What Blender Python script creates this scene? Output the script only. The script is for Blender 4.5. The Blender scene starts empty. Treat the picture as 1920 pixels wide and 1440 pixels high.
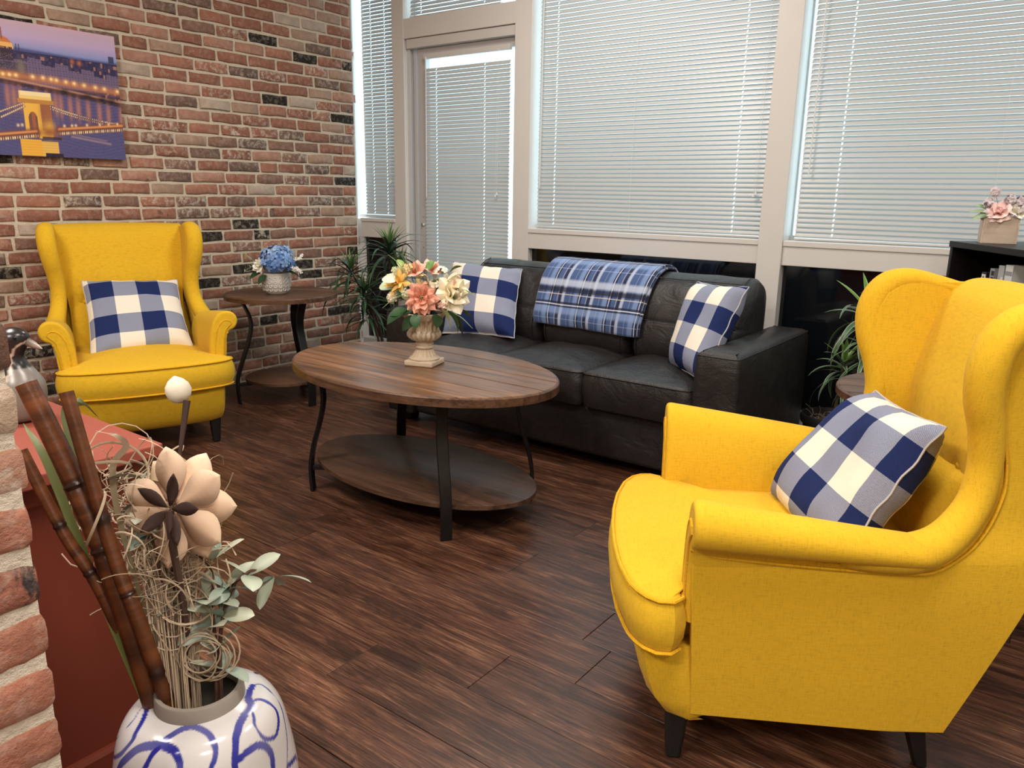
import bpy, math, random
from mathutils import Vector, Matrix
R = random.Random(7)
S = bpy.context.scene
COL = S.collection
PI = math.pi

# ------------------------------------------------------------------ camera, world, lights, exposure
cam = bpy.data.objects.new('camera', bpy.data.cameras.new('camera'))
COL.objects.link(cam)
cam.data.sensor_width = 36.0
cam.data.lens = 36.0 * 1457.87 / 1920.0
cam.data.clip_start = 0.05
_r, _u, _f = Vector((.798, .602, .015)), Vector((-.156, .183, .971)), Vector((-.582, .777, -.240))
_r.normalize(); _f.normalize(); _u = _r.cross(_f); _u.normalize(); _f = _u.cross(_r)
mw = Matrix((( _r.x, _u.x, -_f.x, 4.231), (_r.y, _u.y, -_f.y, -3.809), (_r.z, _u.z, -_f.z, 1.2), (0, 0, 0, 1)))
cam.matrix_world = mw
S.camera = cam

S.view_settings.view_transform = 'Standard'
S.view_settings.look = 'None'
S.view_settings.gamma = 1.0
S.view_settings.use_curve_mapping = False
S.view_settings.exposure = 0.0

W = bpy.data.worlds.new('world'); S.world = W; W.use_nodes = True
bg = W.node_tree.nodes['Background']
bg.inputs['Color'].default_value = (.78, .91, 1.0, 1)
bg.inputs['Strength'].default_value = 2.5

def area(name, loc, size, power, col, rot=(0, 0, 0), sy=None):
    l = bpy.data.lights.new(name, 'AREA')
    l.energy = power; l.color = col; l.size = size
    if sy: l.shape = 'RECTANGLE'; l.size_y = sy
    o = bpy.data.objects.new(name, l); COL.objects.link(o)
    o.location = loc; o.rotation_euler = rot
    return o
WARM = (1.0, .925, .83)
for i, (x, y, p) in enumerate([(1.7, -3.55, 52), (4.1, -3.2, 46), (2.2, -1.15, 34), (4.9, -1.1, 24), (3.4, -5.4, 78), (5.8, -4.6, 44)]):
    area('ceiling_lamp', (x, y, 2.86), .6, p, WARM, sy=.6)

# ------------------------------------------------------------------ materials
class NT:
    def __init__(s, name):
        s.m = bpy.data.materials.new(name); s.m.use_nodes = True
        s.t = s.m.node_tree; s.b = s.t.nodes['Principled BSDF']; s.o = s.t.nodes['Material Output']
    def n(s, typ, ins=None, **props):
        nd = s.t.nodes.new(typ)
        for k, v in props.items(): setattr(nd, k, v)
        for k, v in (ins or {}).items(): s.set(nd.inputs[k], v)
        return nd
    def set(s, sock, v):
        if isinstance(v, bpy.types.NodeSocket): s.t.links.new(v, sock)
        else: sock.default_value = (*v, 1) if isinstance(v, tuple) and len(v) == 3 and sock.type == 'RGBA' else v
    def P(s, **k):
        for a, v in k.items():
            s.set(s.b.inputs[{'base': 'Base Color', 'rough': 'Roughness', 'metal': 'Metallic', 'spec': 'Specular IOR Level',
                              'nrm': 'Normal', 'coat': 'Coat Weight', 'coatr': 'Coat Roughness', 'sheen': 'Sheen Weight', 'trans': 'Transmission Weight',
                              'sub': 'Subsurface Weight', 'alpha': 'Alpha'}[a]], v)
        return s.m
    def co(s, kind='Object'):
        return s.n('ShaderNodeTexCoord').outputs[kind]
    def mapping(s, vec, scale=(1, 1, 1), loc=(0, 0, 0), rot=(0, 0, 0)):
        return s.n('ShaderNodeMapping', {'Vector': vec, 'Scale': scale, 'Location': loc, 'Rotation': rot}).outputs[0]
    def noise(s, vec, scale=5, detail=4, rough=.5, dist=0, out='Fac'):
        return s.n('ShaderNodeTexNoise', {'Vector': vec, 'Scale': scale, 'Detail': detail, 'Roughness': rough, 'Distortion': dist}).outputs[out]
    def ramp(s, fac, stops, interp='LINEAR'):
        nd = s.n('ShaderNodeValToRGB', {'Fac': fac}); cr = nd.color_ramp; cr.interpolation = interp
        while len(cr.elements) < len(stops): cr.elements.new(.5)
        for e, (p, c) in zip(cr.elements, stops):
            e.position = p; e.color = (*c, 1) if len(c) == 3 else c
        return nd.outputs['Color']
    def mix(s, fac, a, b, mode='MIX'):
        nd = s.n('ShaderNodeMix', data_type='RGBA', blend_type=mode)
        s.set(nd.inputs[0], fac); s.set(nd.inputs[6], a); s.set(nd.inputs[7], b)
        return nd.outputs[2]
    def math(s, op, a, b=0.0, c=0.0):
        nd = s.n('ShaderNodeMath', operation=op)
        s.set(nd.inputs[0], a); s.set(nd.inputs[1], b); s.set(nd.inputs[2], c)
        return nd.outputs[0]
    def sep(s, vec):
        return s.n('ShaderNodeSeparateXYZ', {'Vector': vec}).outputs
    def bump(s, h, strength=.3, dist=.01, nrm=None):
        nd = s.n('ShaderNodeBump', {'Height': h, 'Strength': strength, 'Distance': dist})
        if nrm is not None: s.set(nd.inputs['Normal'], nrm)
        return nd.outputs[0]
    def orand(s):
        return s.n('ShaderNodeObjectInfo').outputs['Random']
    def attr(s, name, out='Color'):
        return s.n('ShaderNodeAttribute', attribute_name=name).outputs[out]

def plain(name, col, rough=.5, metal=0, spec=.5, noise=0, nscale=40, bump=0):
    a = NT(name); base = col
    if noise or bump:
        f = a.noise(a.co(), nscale, 4)
        if noise: base = a.mix(f, tuple(c * (1 - noise) for c in col), tuple(min(1, c * (1 + noise)) for c in col))
        if bump: a.P(nrm=a.bump(f, bump, .004))
    return a.P(base=base, rough=rough, metal=metal, spec=spec)

def vcol(name, rough=.6, spec=.4, bump=0, sub=0):
    a = NT(name); c = a.attr('Col')
    if bump: a.P(nrm=a.bump(a.noise(a.co(), 60, 3), bump, .003))
    return a.P(base=c, rough=rough, spec=spec)

def fabric(name, col, k=.25, scale=420):
    a = NT(name); co = a.co()
    sx = a.noise(a.mapping(co, (1, .12, 1)), scale, 1, .6)
    sy = a.noise(a.mapping(co, (.12, 1, .12)), scale, 1, .6)
    w = a.math('MULTIPLY', a.math('ADD', sx, sy), .5)
    big = a.noise(co, 6, 3)
    c = a.ramp(w, [(.30, tuple(x * (1 - k * 1.5) for x in col)), (.5, col), (.72, tuple(min(1, x * (1 + k * .5)) for x in col))])
    c = a.mix(a.math('MULTIPLY', big, .16), c, tuple(x * .62 for x in col))
    a.P(base=c, rough=.85, spec=.15, sheen=.04, nrm=a.bump(w, .35, .0015))
    return a.m

def leather(name):
    a = NT(name); co = a.co()
    n1 = a.noise(co, 9, 6, .6, 1.2); n2 = a.n('ShaderNodeTexVoronoi', {'Vector': co, 'Scale': 260.0}).outputs['Distance']
    h = a.math('ADD', a.math('MULTIPLY', n1, 1.0), a.math('MULTIPLY', n2, .08))
    c = a.mix(n1, (.010, .009, .009), (.030, .026, .025))
    return a.P(base=c, rough=a.math('MULTIPLY_ADD', n1, .22, .30), spec=.36, nrm=a.bump(h, .6, .014))

def wood(name, dark, mid, light, axis=0, rough=.4, scale=1.0, per_object=True, spec=.4):
    a = NT(name); co = a.co()
    r = a.orand()
    off = a.n('ShaderNodeCombineXYZ', {'X': a.math('MULTIPLY', r, 37.0), 'Y': a.math('MULTIPLY', r, 19.0), 'Z': 0.0}).outputs[0]
    v = a.n('ShaderNodeVectorMath', {0: co, 1: off}, operation='ADD').outputs[0] if per_object else co
    sc = [14 * scale] * 3; sc[axis] = 1.1 * scale
    m = a.mapping(v, tuple(sc))
    g = a.noise(m, 1.0, 6, .62, 1.6)
    sc2 = [120 * scale] * 3; sc2[axis] = 4 * scale
    g2 = a.noise(a.mapping(v, tuple(sc2)), 1.0, 4, .7)
    f = a.math('ADD', a.math('MULTIPLY', g, .62), a.math('MULTIPLY', g2, .38))
    c = a.ramp(f, [(.36, dark), (.5, mid), (.64, light)])
    if per_object:
        c = a.mix(1.0, c, a.ramp(r, [(0, (.78, .78, .78)), (1, (1.12, 1.08, 1.05))]), 'MULTIPLY')
    return a.P(base=c, rough=a.math('MULTIPLY_ADD', f, .2, rough - .08), spec=spec, nrm=a.bump(f, .2, .003))

BRICKRAMP = [(0, (.29, .13, .09)), (.16, (.38, .175, .12)), (.30, (.33, .145, .10)), (.42, (.43, .23, .17)), (.50, (.25, .14, .105)), (.58, (.19, .12, .095)),
             (.66, (.40, .27, .20)), (.73, (.17, .11, .09)), (.78, (.48, .39, .32)), (.845, (.028, .023, .020)), (.935, (.30, .13, .09))]
def brickmat(name, source, bigscale=1.0):
    a = NT(name)
    geo = a.n('ShaderNodeNewGeometry').outputs['Position']
    r = a.orand() if source == 'obj' else a.attr('rnd', 'Fac')
    c = a.ramp(r, BRICKRAMP, 'CONSTANT')
    n1 = a.noise(geo, 16 * bigscale, 5, .6)
    n2 = a.noise(geo, 70 * bigscale, 5, .65)
    n3 = a.noise(geo, 9 * bigscale, 6, .7, .8)
    c = a.mix(n1, a.mix(1.0, c, (.62, .6, .6), 'MULTIPLY'), a.mix(1.0, c, (1.28, 1.25, 1.22), 'MULTIPLY'))
    dk = a.ramp(n3, [(.60, (0, 0, 0)), (.68, (1, 1, 1))])
    r2 = a.math('FRACT', a.math('MULTIPLY', r, 17.3))
    dk = a.math('MULTIPLY', dk, a.math('GREATER_THAN', r2, .62))
    c = a.mix(a.math('MULTIPLY', dk, .8), c, (.045, .036, .033))
    wt = a.ramp(a.noise(geo, 34 * bigscale, 6, .72, .5), [(.47, (0, 0, 0)), (.64, (1, 1, 1))])
    wamt = a.ramp(a.math('FRACT', a.math('MULTIPLY', r, 7.7)), [(.0, (.16, .16, .16)), (.72, (.30, .30, .30)), (.90, (.85, .85, .85))])
    c = a.mix(a.math('MULTIPLY', wt, wamt), c, (.62, .55, .46))
    h = a.math('ADD', n1, a.math('MULTIPLY', n2, .6))
    return a.P(base=c, rough=.9, spec=.2, nrm=a.bump(h, .6, .008))

def mortarmat(name, col=(.72, .63, .50)):
    a = NT(name); geo = a.n('ShaderNodeNewGeometry').outputs['Position']
    n1 = a.noise(geo, 60, 6, .7); n2 = a.noise(geo, 5, 3)
    c = a.mix(n1, tuple(x * .78 for x in col), tuple(min(1, x * 1.18) for x in col))
    c = a.mix(a.math('MULTIPLY', n2, .3), c, tuple(x * .7 for x in col))
    return a.P(base=c, rough=.95, spec=.15, nrm=a.bump(n1, .8, .01))

def checkmat(name, nu, nv, pu, pv):
    """woven buffalo check: navy where both stripes cross, grey-blue twill where one runs, cream elsewhere"""
    a = NT(name); uv = a.co('UV'); s = a.sep(uv)
    su = a.math('LESS_THAN', a.math('FRACT', a.math('MULTIPLY_ADD', s[0], nu, pu)), .5)
    sv = a.math('LESS_THAN', a.math('FRACT', a.math('MULTIPLY_ADD', s[1], nv, pv)), .5)
    t = a.math('ADD', su, sv)
    diag = a.math('FRACT', a.math('MULTIPLY', a.math('ADD', s[0], s[1]), 110.0))
    tw = a.math('GREATER_THAN', diag, .5)
    n = a.noise(a.mapping(uv, (160, 160, 1)), 1, 2, .6)
    mid = a.mix(a.math('MULTIPLY_ADD', tw, .26, a.math('MULTIPLY', n, .50)), (.085, .12, .26), (.50, .50, .52))
    cream = a.mix(n, (.74, .68, .57), (.86, .80, .70)); navy = a.mix(n, (.010, .018, .078), (.018, .032, .125))
    c = a.mix(a.math('GREATER_THAN', t, .5), cream, mid)
    c = a.mix(a.math('GREATER_THAN', t, 1.5), c, navy)
    return a.P(base=c, rough=.9, spec=.12, nrm=a.bump(n, .25, .002))

def plaidmat(name):
    a = NT(name); s = a.sep(a.co('UV'))
    def line(x, n, ph, w, soft=.012):
        f = a.math('FRACT', a.math('MULTIPLY_ADD', x, n, ph))
        d = a.math('ABSOLUTE', a.math('SUBTRACT', f, .5))
        return a.ramp(d, [(max(0, w - soft), (1, 1, 1)), (w + soft, (0, 0, 0))])
    c = (.060, .100, .235)
    for x, n in ((s[0], 3.6), (s[1], 2.6)):
        c = a.mix(a.math('MULTIPLY', line(x, n, .10, .085, .03), .55), c, (.25, .35, .58))
        c = a.mix(a.math('MULTIPLY', line(x, n, .55, .05, .02), .65), c, (.55, .61, .74))
        c = a.mix(a.math('MULTIPLY', line(x, n, .66, .045, .02), .85), c, (.012, .013, .03))
        c = a.mix(a.math('MULTIPLY', line(x, n, .93, .03, .01), .85), c, (.012, .014, .04))
        c = a.mix(a.math('MULTIPLY', line(x, n, .97, .012, .006), .8), c, (.68, .70, .78))
        c = a.mix(a.math('MULTIPLY', line(x, n, 1.01, .018, .008), .85), c, (.012, .014, .04))
        c = a.mix(a.math('MULTIPLY', line(x, n, .74, .007, .004), .7), c, (.70, .60, .50))
        c = a.mix(a.math('MULTIPLY', line(x, n, .30, .006, .004), .4), c, (.5, .58, .75))
    nz = a.noise(a.mapping(a.co('UV'), (300, 300, 1)), 1, 2)
    return a.P(base=c, rough=.95, spec=.1, sheen=.15, nrm=a.bump(nz, .5, .003))

M = {}
M['yellow'] = fabric('yellow_weave', (.74, .445, .024), .12)
M['piping'] = fabric('yellow_piping', (.74, .41, .016), .2)
M['blackwood'] = plain('black_lacquer', (.008, .007, .007), .35)
M['leather'] = leather('dark_leather')
M['seam'] = plain('seam_thread', (.006, .006, .006), .7)
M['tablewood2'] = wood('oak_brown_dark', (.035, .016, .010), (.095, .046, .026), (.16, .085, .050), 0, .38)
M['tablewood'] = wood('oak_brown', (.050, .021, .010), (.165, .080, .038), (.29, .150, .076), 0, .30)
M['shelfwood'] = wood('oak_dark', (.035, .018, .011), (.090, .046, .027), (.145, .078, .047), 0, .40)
M['iron'] = plain('black_iron', (.012, .011, .011), .38, .4, noise=.3)
M['brick'] = brickmat('brick', 'obj'); M['brickstuff'] = brickmat('brick_far', 'attr')
M['mortar'] = mortarmat('mortar')
M['frame'] = plain('painted_frame', (.66, .64, .615), .45, noise=.03, nscale=8)
M['frameshade'] = plain('painted_frame_stop', (.60, .585, .565), .45)
M['alu'] = plain('aluminium', (.60, .60, .60), .35, .3)
M['spandrel'] = plain('black_glass_panel', (.004, .005, .007), .07, 0, .6)
M['curb'] = plain('white_curb', (.62, .61, .59), .6, noise=.05)
M['wallpaint'] = plain('wall_paint', (.62, .58, .52), .8)
M['ceiling'] = plain('ceiling_white', (.78, .76, .72), .9)
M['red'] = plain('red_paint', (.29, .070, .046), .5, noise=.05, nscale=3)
M['redshaded'] = plain('red_paint_shaded', (.19, .033, .016), .62, noise=.08, nscale=2)  # the ledge's red again, darker: shading of the wall faces put into colour
M['soil'] = plain('dry_soil', (.09, .06, .045), .95, noise=.5, nscale=120, bump=.8)
M['blackpot'] = plain('black_plastic', (.014, .013, .013), .5)
M['espresso'] = plain('espresso_board', (.008, .006, .006), .42, 0, .25)
M['chrome'] = plain('steel', (.5, .5, .5), .3, .9)
M['straw'] = vcol('dried_straw', .8)
M['petal'] = vcol('petal', .65, .3)
M['leafv'] = vcol('leaf', .42, .45)
M['vase'] = vcol('glazed_ceramic', .16, .5)
M['print'] = vcol('canvas_print', .55, .25)
M['duck'] = vcol('painted_wood', .28, .5)
M['canvas'] = plain('canvas_edge', (.03, .02, .05), .8)
M['cord'] = plain('white_cord', (.75, .75, .74), .6)
M['paper'] = plain('book_pages', (.70, .67, .60), .8)

def slatmat():
    a = NT('blind_slat')
    d = a.n('ShaderNodeBsdfDiffuse', {'Color': (.47, .485, .485)})
    t = a.n('ShaderNodeBsdfTranslucent', {'Color': (.70, .82, .90)})
    m1 = a.n('ShaderNodeMixShader', {0: .010, 1: d.outputs[0], 2: t.outputs[0]})
    g = a.n('ShaderNodeBsdfGlossy', {'Color': (1, 1, 1), 'Roughness': .35})
    m2 = a.n('ShaderNodeMixShader', {0: .04, 1: m1.outputs[0], 2: g.outputs[0]})
    a.t.links.new(m2.outputs[0], a.o.inputs['Surface']); return a.m
M['slat'] = slatmat()
def glassmat():
    a = NT('window_glass')
    t = a.n('ShaderNodeBsdfTransparent', {'Color': (.90, .97, .97)})
    g = a.n('ShaderNodeBsdfGlossy', {'Roughness': .02})
    m = a.n('ShaderNodeMixShader', {0: .05, 1: t.outputs[0], 2: g.outputs[0]})
    a.t.links.new(m.outputs[0], a.o.inputs['Surface']); return a.m
M['glass'] = glassmat()

def floormat():
    a = NT('vinyl_plank')
    co = a.n('ShaderNodeNewGeometry').outputs['Position']; r = a.orand()
    off = a.n('ShaderNodeCombineXYZ', {'X': a.math('MULTIPLY', r, 61.0), 'Y': a.math('MULTIPLY', r, 23.0), 'Z': 0.0}).outputs[0]
    v = a.n('ShaderNodeVectorMath', {0: co, 1: off}, operation='ADD').outputs[0]
    g = a.noise(a.mapping(v, (2.0, 24, 1)), 1.0, 7, .68, 1.2)
    g2 = a.noise(a.mapping(v, (9, 190, 1)), 1.0, 5, .7, .4)
    g3 = a.noise(a.mapping(v, (3.2, 9, 1)), 1.0, 5, .65, .8)
    f = a.math('ADD', a.math('MULTIPLY', g, .5), a.math('MULTIPLY', g2, .5))
    c = a.ramp(f, [(.36, (.018, .008, .005)), (.46, (.055, .023, .014)), (.54, (.110, .047, .027)), (.66, (.28, .140, .080))])
    dk = a.ramp(g3, [(.52, (0, 0, 0)), (.66, (1, 1, 1))])
    c = a.mix(a.math('MULTIPLY', dk, .72), c, (.024, .011, .008))
    c = a.mix(1.0, c, a.ramp(r, [(0, (.78, .77, .76)), (1, (1.15, 1.12, 1.08))]), 'MULTIPLY')
    return a.P(base=c, rough=a.math('MULTIPLY_ADD', f, .22, .24), spec=.42, nrm=a.bump(f, .22, .003))
M['floor'] = floormat()

# ------------------------------------------------------------------ mesh building
class MB:
    def __init__(s): s.v = []; s.f = []; s.uv = None; s.c = None; s.col = (1, 1, 1)
    def add(s, vs, fs, cols=None, uvs=None):
        o = len(s.v); s.v += [tuple(p) for p in vs]; s.f += [tuple(i + o for i in q) for q in fs]
        if cols is not None or s.c is not None:
            if s.c is None: s.c = [s.col] * o
            s.c += list(cols) if cols is not None else [s.col] * len(vs)
        if uvs is not None:
            if s.uv is None: s.uv = [(0, 0)] * o
            s.uv += list(uvs)
        elif s.uv is not None: s.uv += [(0, 0)] * len(vs)
        return s
    def box(s, x0, y0, z0, x1, y1, z1, **k):
        v = [(x, y, z) for z in (z0, z1) for y in (y0, y1) for x in (x0, x1)]
        return s.add(v, [(0, 2, 3, 1), (4, 5, 7, 6), (0, 1, 5, 4), (2, 6, 7, 3), (0, 4, 6, 2), (1, 3, 7, 5)], **k)
    def grid(s, fn, nu, nv, closeu=False, closev=False, colfn=None, uv=False):
        vs = []; cs = [] if colfn else None; us = [] if uv else None
        NU = nu if closeu else nu + 1; NV = nv if closev else nv + 1
        for j in range(NV):
            for i in range(NU):
                u, v = i / nu, j / nv
                vs.append(tuple(fn(u, v)))
                if colfn: cs.append(colfn(u, v))
                if uv: us.append((u, v))
        fs = []
        for j in range(nv):
            for i in range(nu):
                a = j * NU + i; b = j * NU + (i + 1) % NU
                j2 = (j + 1) % NV
                fs.append((a, b, j2 * NU + (i + 1) % NU, j2 * NU + i))
        return s.add(vs, fs, cs, us)
    def rings(s, rings, cap0=True, cap1=True, cols=None, closed=True):
        n = len(rings[0]); vs = [p for r in rings for p in r]; fs = []
        for j in range(len(rings) - 1):
            for i in range(n if closed else n - 1):
                k = (i + 1) % n
                fs.append((j * n + i, j * n + k, (j + 1) * n + k, (j + 1) * n + i))
        if cap0: fs.append(tuple(range(n))[::-1])
        if cap1: fs.append(tuple((len(rings) - 1) * n + i for i in range(n)))
        cc = [c for c in cols for _ in range(n)] if cols else None
        return s.add(vs, fs, cc)
    def lathe(s, prof, n=32, c=(0, 0, 0), cap0=True, cap1=False, rmod=None, cols=None):
        rs = []
        for (r, z) in prof:
            rs.append([(c[0] + r * (rmod(a, z) if rmod else 1) * math.cos(a), c[1] + r * (rmod(a, z) if rmod else 1) * math.sin(a), c[2] + z)
                       for a in (2 * PI * i / n for i in range(n))])
        return s.rings(rs, cap0, cap1, cols)
    def tube(s, pts, rad, n=8, cap=True, closed=False, cols=None):
        pts = [Vector(p) for p in pts]; m = len(pts); rs = []
        up = Vector((0, 0, 1)); prev = None
        for i, p in enumerate(pts):
            if closed: t = pts[(i + 1) % m] - pts[i - 1]
            else: t = pts[min(i + 1, m - 1)] - pts[max(i - 1, 0)]
            t.normalize()
            if prev is None:
                a = t.cross(up if abs(t.z) < .9 else Vector((1, 0, 0)))
            else: a = prev - t * prev.dot(t)
            a.normalize(); prev = a; b = t.cross(a)
            r = rad[i] if isinstance(rad, (list, tuple)) else rad
            ra, rb = r if isinstance(r, tuple) else (r, r)
            rs.append([tuple(p + a * (ra * math.cos(2 * PI * k / n)) + b * (rb * math.sin(2 * PI * k / n))) for k in range(n)])
        if closed: rs.append(rs[0]); cap = False
        return s.rings(rs, cap, cap, cols)
    def bar(s, pts, w, t, wdir):
        """flat bar along pts: width w along wdir, thickness t across"""
        pts = [Vector(p) for p in pts]; wd = Vector(wdir).normalized(); rs = []
        for i, p in enumerate(pts):
            tg = (pts[min(i + 1, len(pts) - 1)] - pts[max(i - 1, 0)]).normalized()
            nn = tg.cross(wd).normalized()
            rs.append([tuple(p + wd * a * w / 2 + nn * b * t / 2) for a, b in ((-1, -1), (1, -1), (1, 1), (-1, 1))])
        return s.rings(rs)
    def prism(s, poly, z0, z1, axis='z'):
        def P(a, b, c): return (a, b, c) if axis == 'z' else ((c, a, b) if axis == 'x' else (a, c, b))
        n = len(poly)
        return s.rings([[P(a, b, z0) for a, b in poly], [P(a, b, z1) for a, b in poly]])
    def xf(s, mat, start=0):
        for i in range(start, len(s.v)): s.v[i] = tuple(mat @ Vector(s.v[i]))
        return s
    def mesh(s, name, mat, smooth=True):
        me = bpy.data.meshes.new(name); me.from_pydata(s.v, [], s.f); me.update()
        if s.uv:
            l = me.uv_layers.new(name='UVMap')
            for lp in me.loops: l.data[lp.index].uv = s.uv[lp.vertex_index]
        if s.c:
            at = me.color_attributes.new('Col', 'FLOAT_COLOR', 'POINT')
            fl = []
            for c in s.c: fl += [c[0], c[1], c[2], 1.0]
            at.data.foreach_set('color', fl)
        if smooth: me.polygons.foreach_set('use_smooth', [True] * len(me.polygons))
        if mat: me.materials.append(mat)
        return me
    def obj(s, name, mat, parent=None, smooth=True, bevel=0, sub=0, seg=2, solid=0, fix=True, loc=None):
        if isinstance(mat, str): mat = M[mat]
        o = bpy.data.objects.new(name, s.mesh(name, mat, smooth)); COL.objects.link(o)
        if parent: o.parent = parent
        if loc: o.location = loc
        if solid:
            q = o.modifiers.new('solid', 'SOLIDIFY'); q.thickness = solid; q.offset = 0
        if bevel:
            q = o.modifiers.new('bevel', 'BEVEL'); q.width = bevel; q.segments = seg; q.limit_method = 'ANGLE'; q.angle_limit = .6
            q.harden_normals = False
        if sub:
            q = o.modifiers.new('sub', 'SUBSURF'); q.levels = sub; q.render_levels = sub
        if smooth and not sub: autosmooth(o, bevel)
        return o
def autosmooth(o, bevel):
    try:
        o.data.set_sharp_from_angle(angle=.7)
    except Exception: pass

def tag(o, label=None, cat=None, group=None, kind=None):
    if label: o['label'] = label
    if cat: o['category'] = cat
    if group: o['group'] = group
    if kind: o['kind'] = kind
    return o
def thing(name, label, cat, loc=(0, 0, 0), rz=0, group=None):
    o = bpy.data.objects.new(name, None); COL.objects.link(o); o.empty_display_size = .1
    o.location = loc; o.rotation_euler = (0, 0, rz)
    return tag(o, label, cat, group)
def struct(name, label=None, loc=(0, 0, 0)):
    o = bpy.data.objects.new(name, None); COL.objects.link(o); o.location = loc; o['kind'] = 'structure'
    if label: o['label'] = label
    return o
def inst(me, name, parent, mat):
    o = bpy.data.objects.new(name, me); COL.objects.link(o); o.parent = parent; o.matrix_local = mat
    return o
def copy_tree(o, parent=None):
    c = o.copy(); COL.objects.link(c)
    if parent: c.parent = parent
    for ch in list(o.children): copy_tree(ch, c)
    return c
def lerp(a, b, t): return a + (b - a) * t
def curve(keys, t):
    """piecewise smooth interpolation of [(t, value...)]"""
    for i in range(len(keys) - 1):
        if t <= keys[i + 1][0] or i == len(keys) - 2:
            a, b = keys[i], keys[i + 1]
            u = (t - a[0]) / (b[0] - a[0]) if b[0] != a[0] else 0
            u = max(0, min(1, u))
            return [lerp(p, q, u) for p, q in zip(a[1:], b[1:])]
def spline(pts, n):
    """Catmull-Rom through pts, n samples"""
    P = [Vector(p) for p in pts]; P = [P[0] * 2 - P[1]] + P + [P[-1] * 2 - P[-2]]
    out = []; m = len(P) - 3
    for i in range(n):
        t = i / (n - 1) * m; k = min(int(t), m - 1); u = t - k
        a, b, c, d = P[k:k + 4]
        out.append(.5 * ((2 * b) + (c - a) * u + (2 * a - 5 * b + 4 * c - d) * u * u + (3 * b - a - 3 * c + d) * u ** 3))
    return out
def rrect(x0, y0, x1, y1, r, n=5):
    out = []
    for cx, cy, a0 in ((x1 - r, y1 - r, 0), (x0 + r, y1 - r, 90), (x0 + r, y0 + r, 180), (x1 - r, y0 + r, 270)):
        for i in range(n + 1):
            a = math.radians(a0 + 90 * i / n); out.append((cx + r * math.cos(a), cy + r * math.sin(a)))
    return out
def resample(poly, n):
    P = [Vector((*p, 0)) for p in poly]; P.append(P[0]); L = [0]
    for i in range(len(P) - 1): L.append(L[-1] + (P[i + 1] - P[i]).length)
    out = []; k = 0
    for i in range(n):
        d = L[-1] * i / n
        while L[k + 1] < d: k += 1
        u = (d - L[k]) / max(1e-9, L[k + 1] - L[k]); q = P[k].lerp(P[k + 1], u); out.append((q.x, q.y))
    return out
def inset(poly, d):
    n = len(poly); out = []
    for i in range(n):
        a = Vector(poly[i - 1]); b = Vector(poly[i]); c = Vector(poly[(i + 1) % n])
        t = (c - a); t.normalize(); out.append((b.x - t.y * d, b.y + t.x * d))   # CCW polygons shrink for d > 0
    return out
def cushion(mb, poly, layers, crown, zt, centre, wob=None, steps=(.12, .3, .5, .7, .88)):
    rs = [[(x, y, z) for x, y in inset(poly, d)] for z, d in layers]
    top = rs[-1]
    for s in steps:
        r = []
        for (x, y, z) in top:
            px, py = lerp(x, centre[0], s), lerp(y, centre[1], s)
            z2 = zt + crown * (1 - (1 - s) ** 2.4)
            if wob: z2 += wob(px, py) * min(1, s * 4)
            r.append((px, py, z2))
        rs.append(r)
    return mb.rings(rs)
# ------------------------------------------------------------------ the room
from mathutils import noise as mnoise
inv = cam.matrix_world.inverted()
def proj(p):
    c = inv @ Vector(p)
    if c.z > -.05: return None
    return (960 + 1457.87 * c.x / -c.z, 720 - 1457.87 * c.y / -c.z, -c.z)

XR, YB, ZC = 6.6, -7.0, 2.9
# floor: planks run along the window wall
fl = struct('floor', 'dark reddish brown wood plank floor')
MB().box(-.1, YB, -.05, XR, .0, -.004).obj('subfloor', 'blackwood', fl, False)
PW = .181; row = 0
y = -2.51 - PW * 25
ends = {0: 2.818, 1: 3.135, 2: 3.336}
while y < 0:
    k = round((y + 2.51 + PW) / PW)
    x0 = ends.get(k, R.uniform(0, 1.22)) % 1.22 - 1.22
    y1 = min(y + PW, 0.0)
    while x0 < XR:
        a, b = max(x0, 0), min(x0 + 1.22, XR)
        if b - a > .02:
            near = proj(((a + b) / 2, (y + y1) / 2, 0)); g = .0009
            m = MB(); h = R.uniform(-.0006, .0004)
            m.rings([[(a + g, y + g, -.004), (b - g, y + g, -.004), (b - g, y1 - g, -.004), (a + g, y1 - g, -.004)],
                     [(a + g, y + g, h - .0008), (b - g, y + g, h - .0008), (b - g, y1 - g, h - .0008), (a + g, y1 - g, h - .0008)],
                     [(a + 2 * g, y + 2 * g, h), (b - 2 * g, y + 2 * g, h), (b - 2 * g, y1 - 2 * g, h), (a + 2 * g, y1 - 2 * g, h)]])
            m.obj('plank', 'floor', fl, False)
        x0 += 1.22
    y += PW
# ceiling and the two walls behind the camera
MB().box(-.1, YB, ZC, XR, .2, ZC + .1).obj('ceiling', 'ceiling', None, False)['kind'] = 'structure'
MB().box(XR, YB, 0, XR + .1, .2, ZC).obj('wall_right', 'wallpaint', None, False)['kind'] = 'structure'
MB().box(-.1, YB - .1, 0, XR, YB, ZC).obj('wall_back', 'wallpaint', None, False)['kind'] = 'structure'

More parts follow.
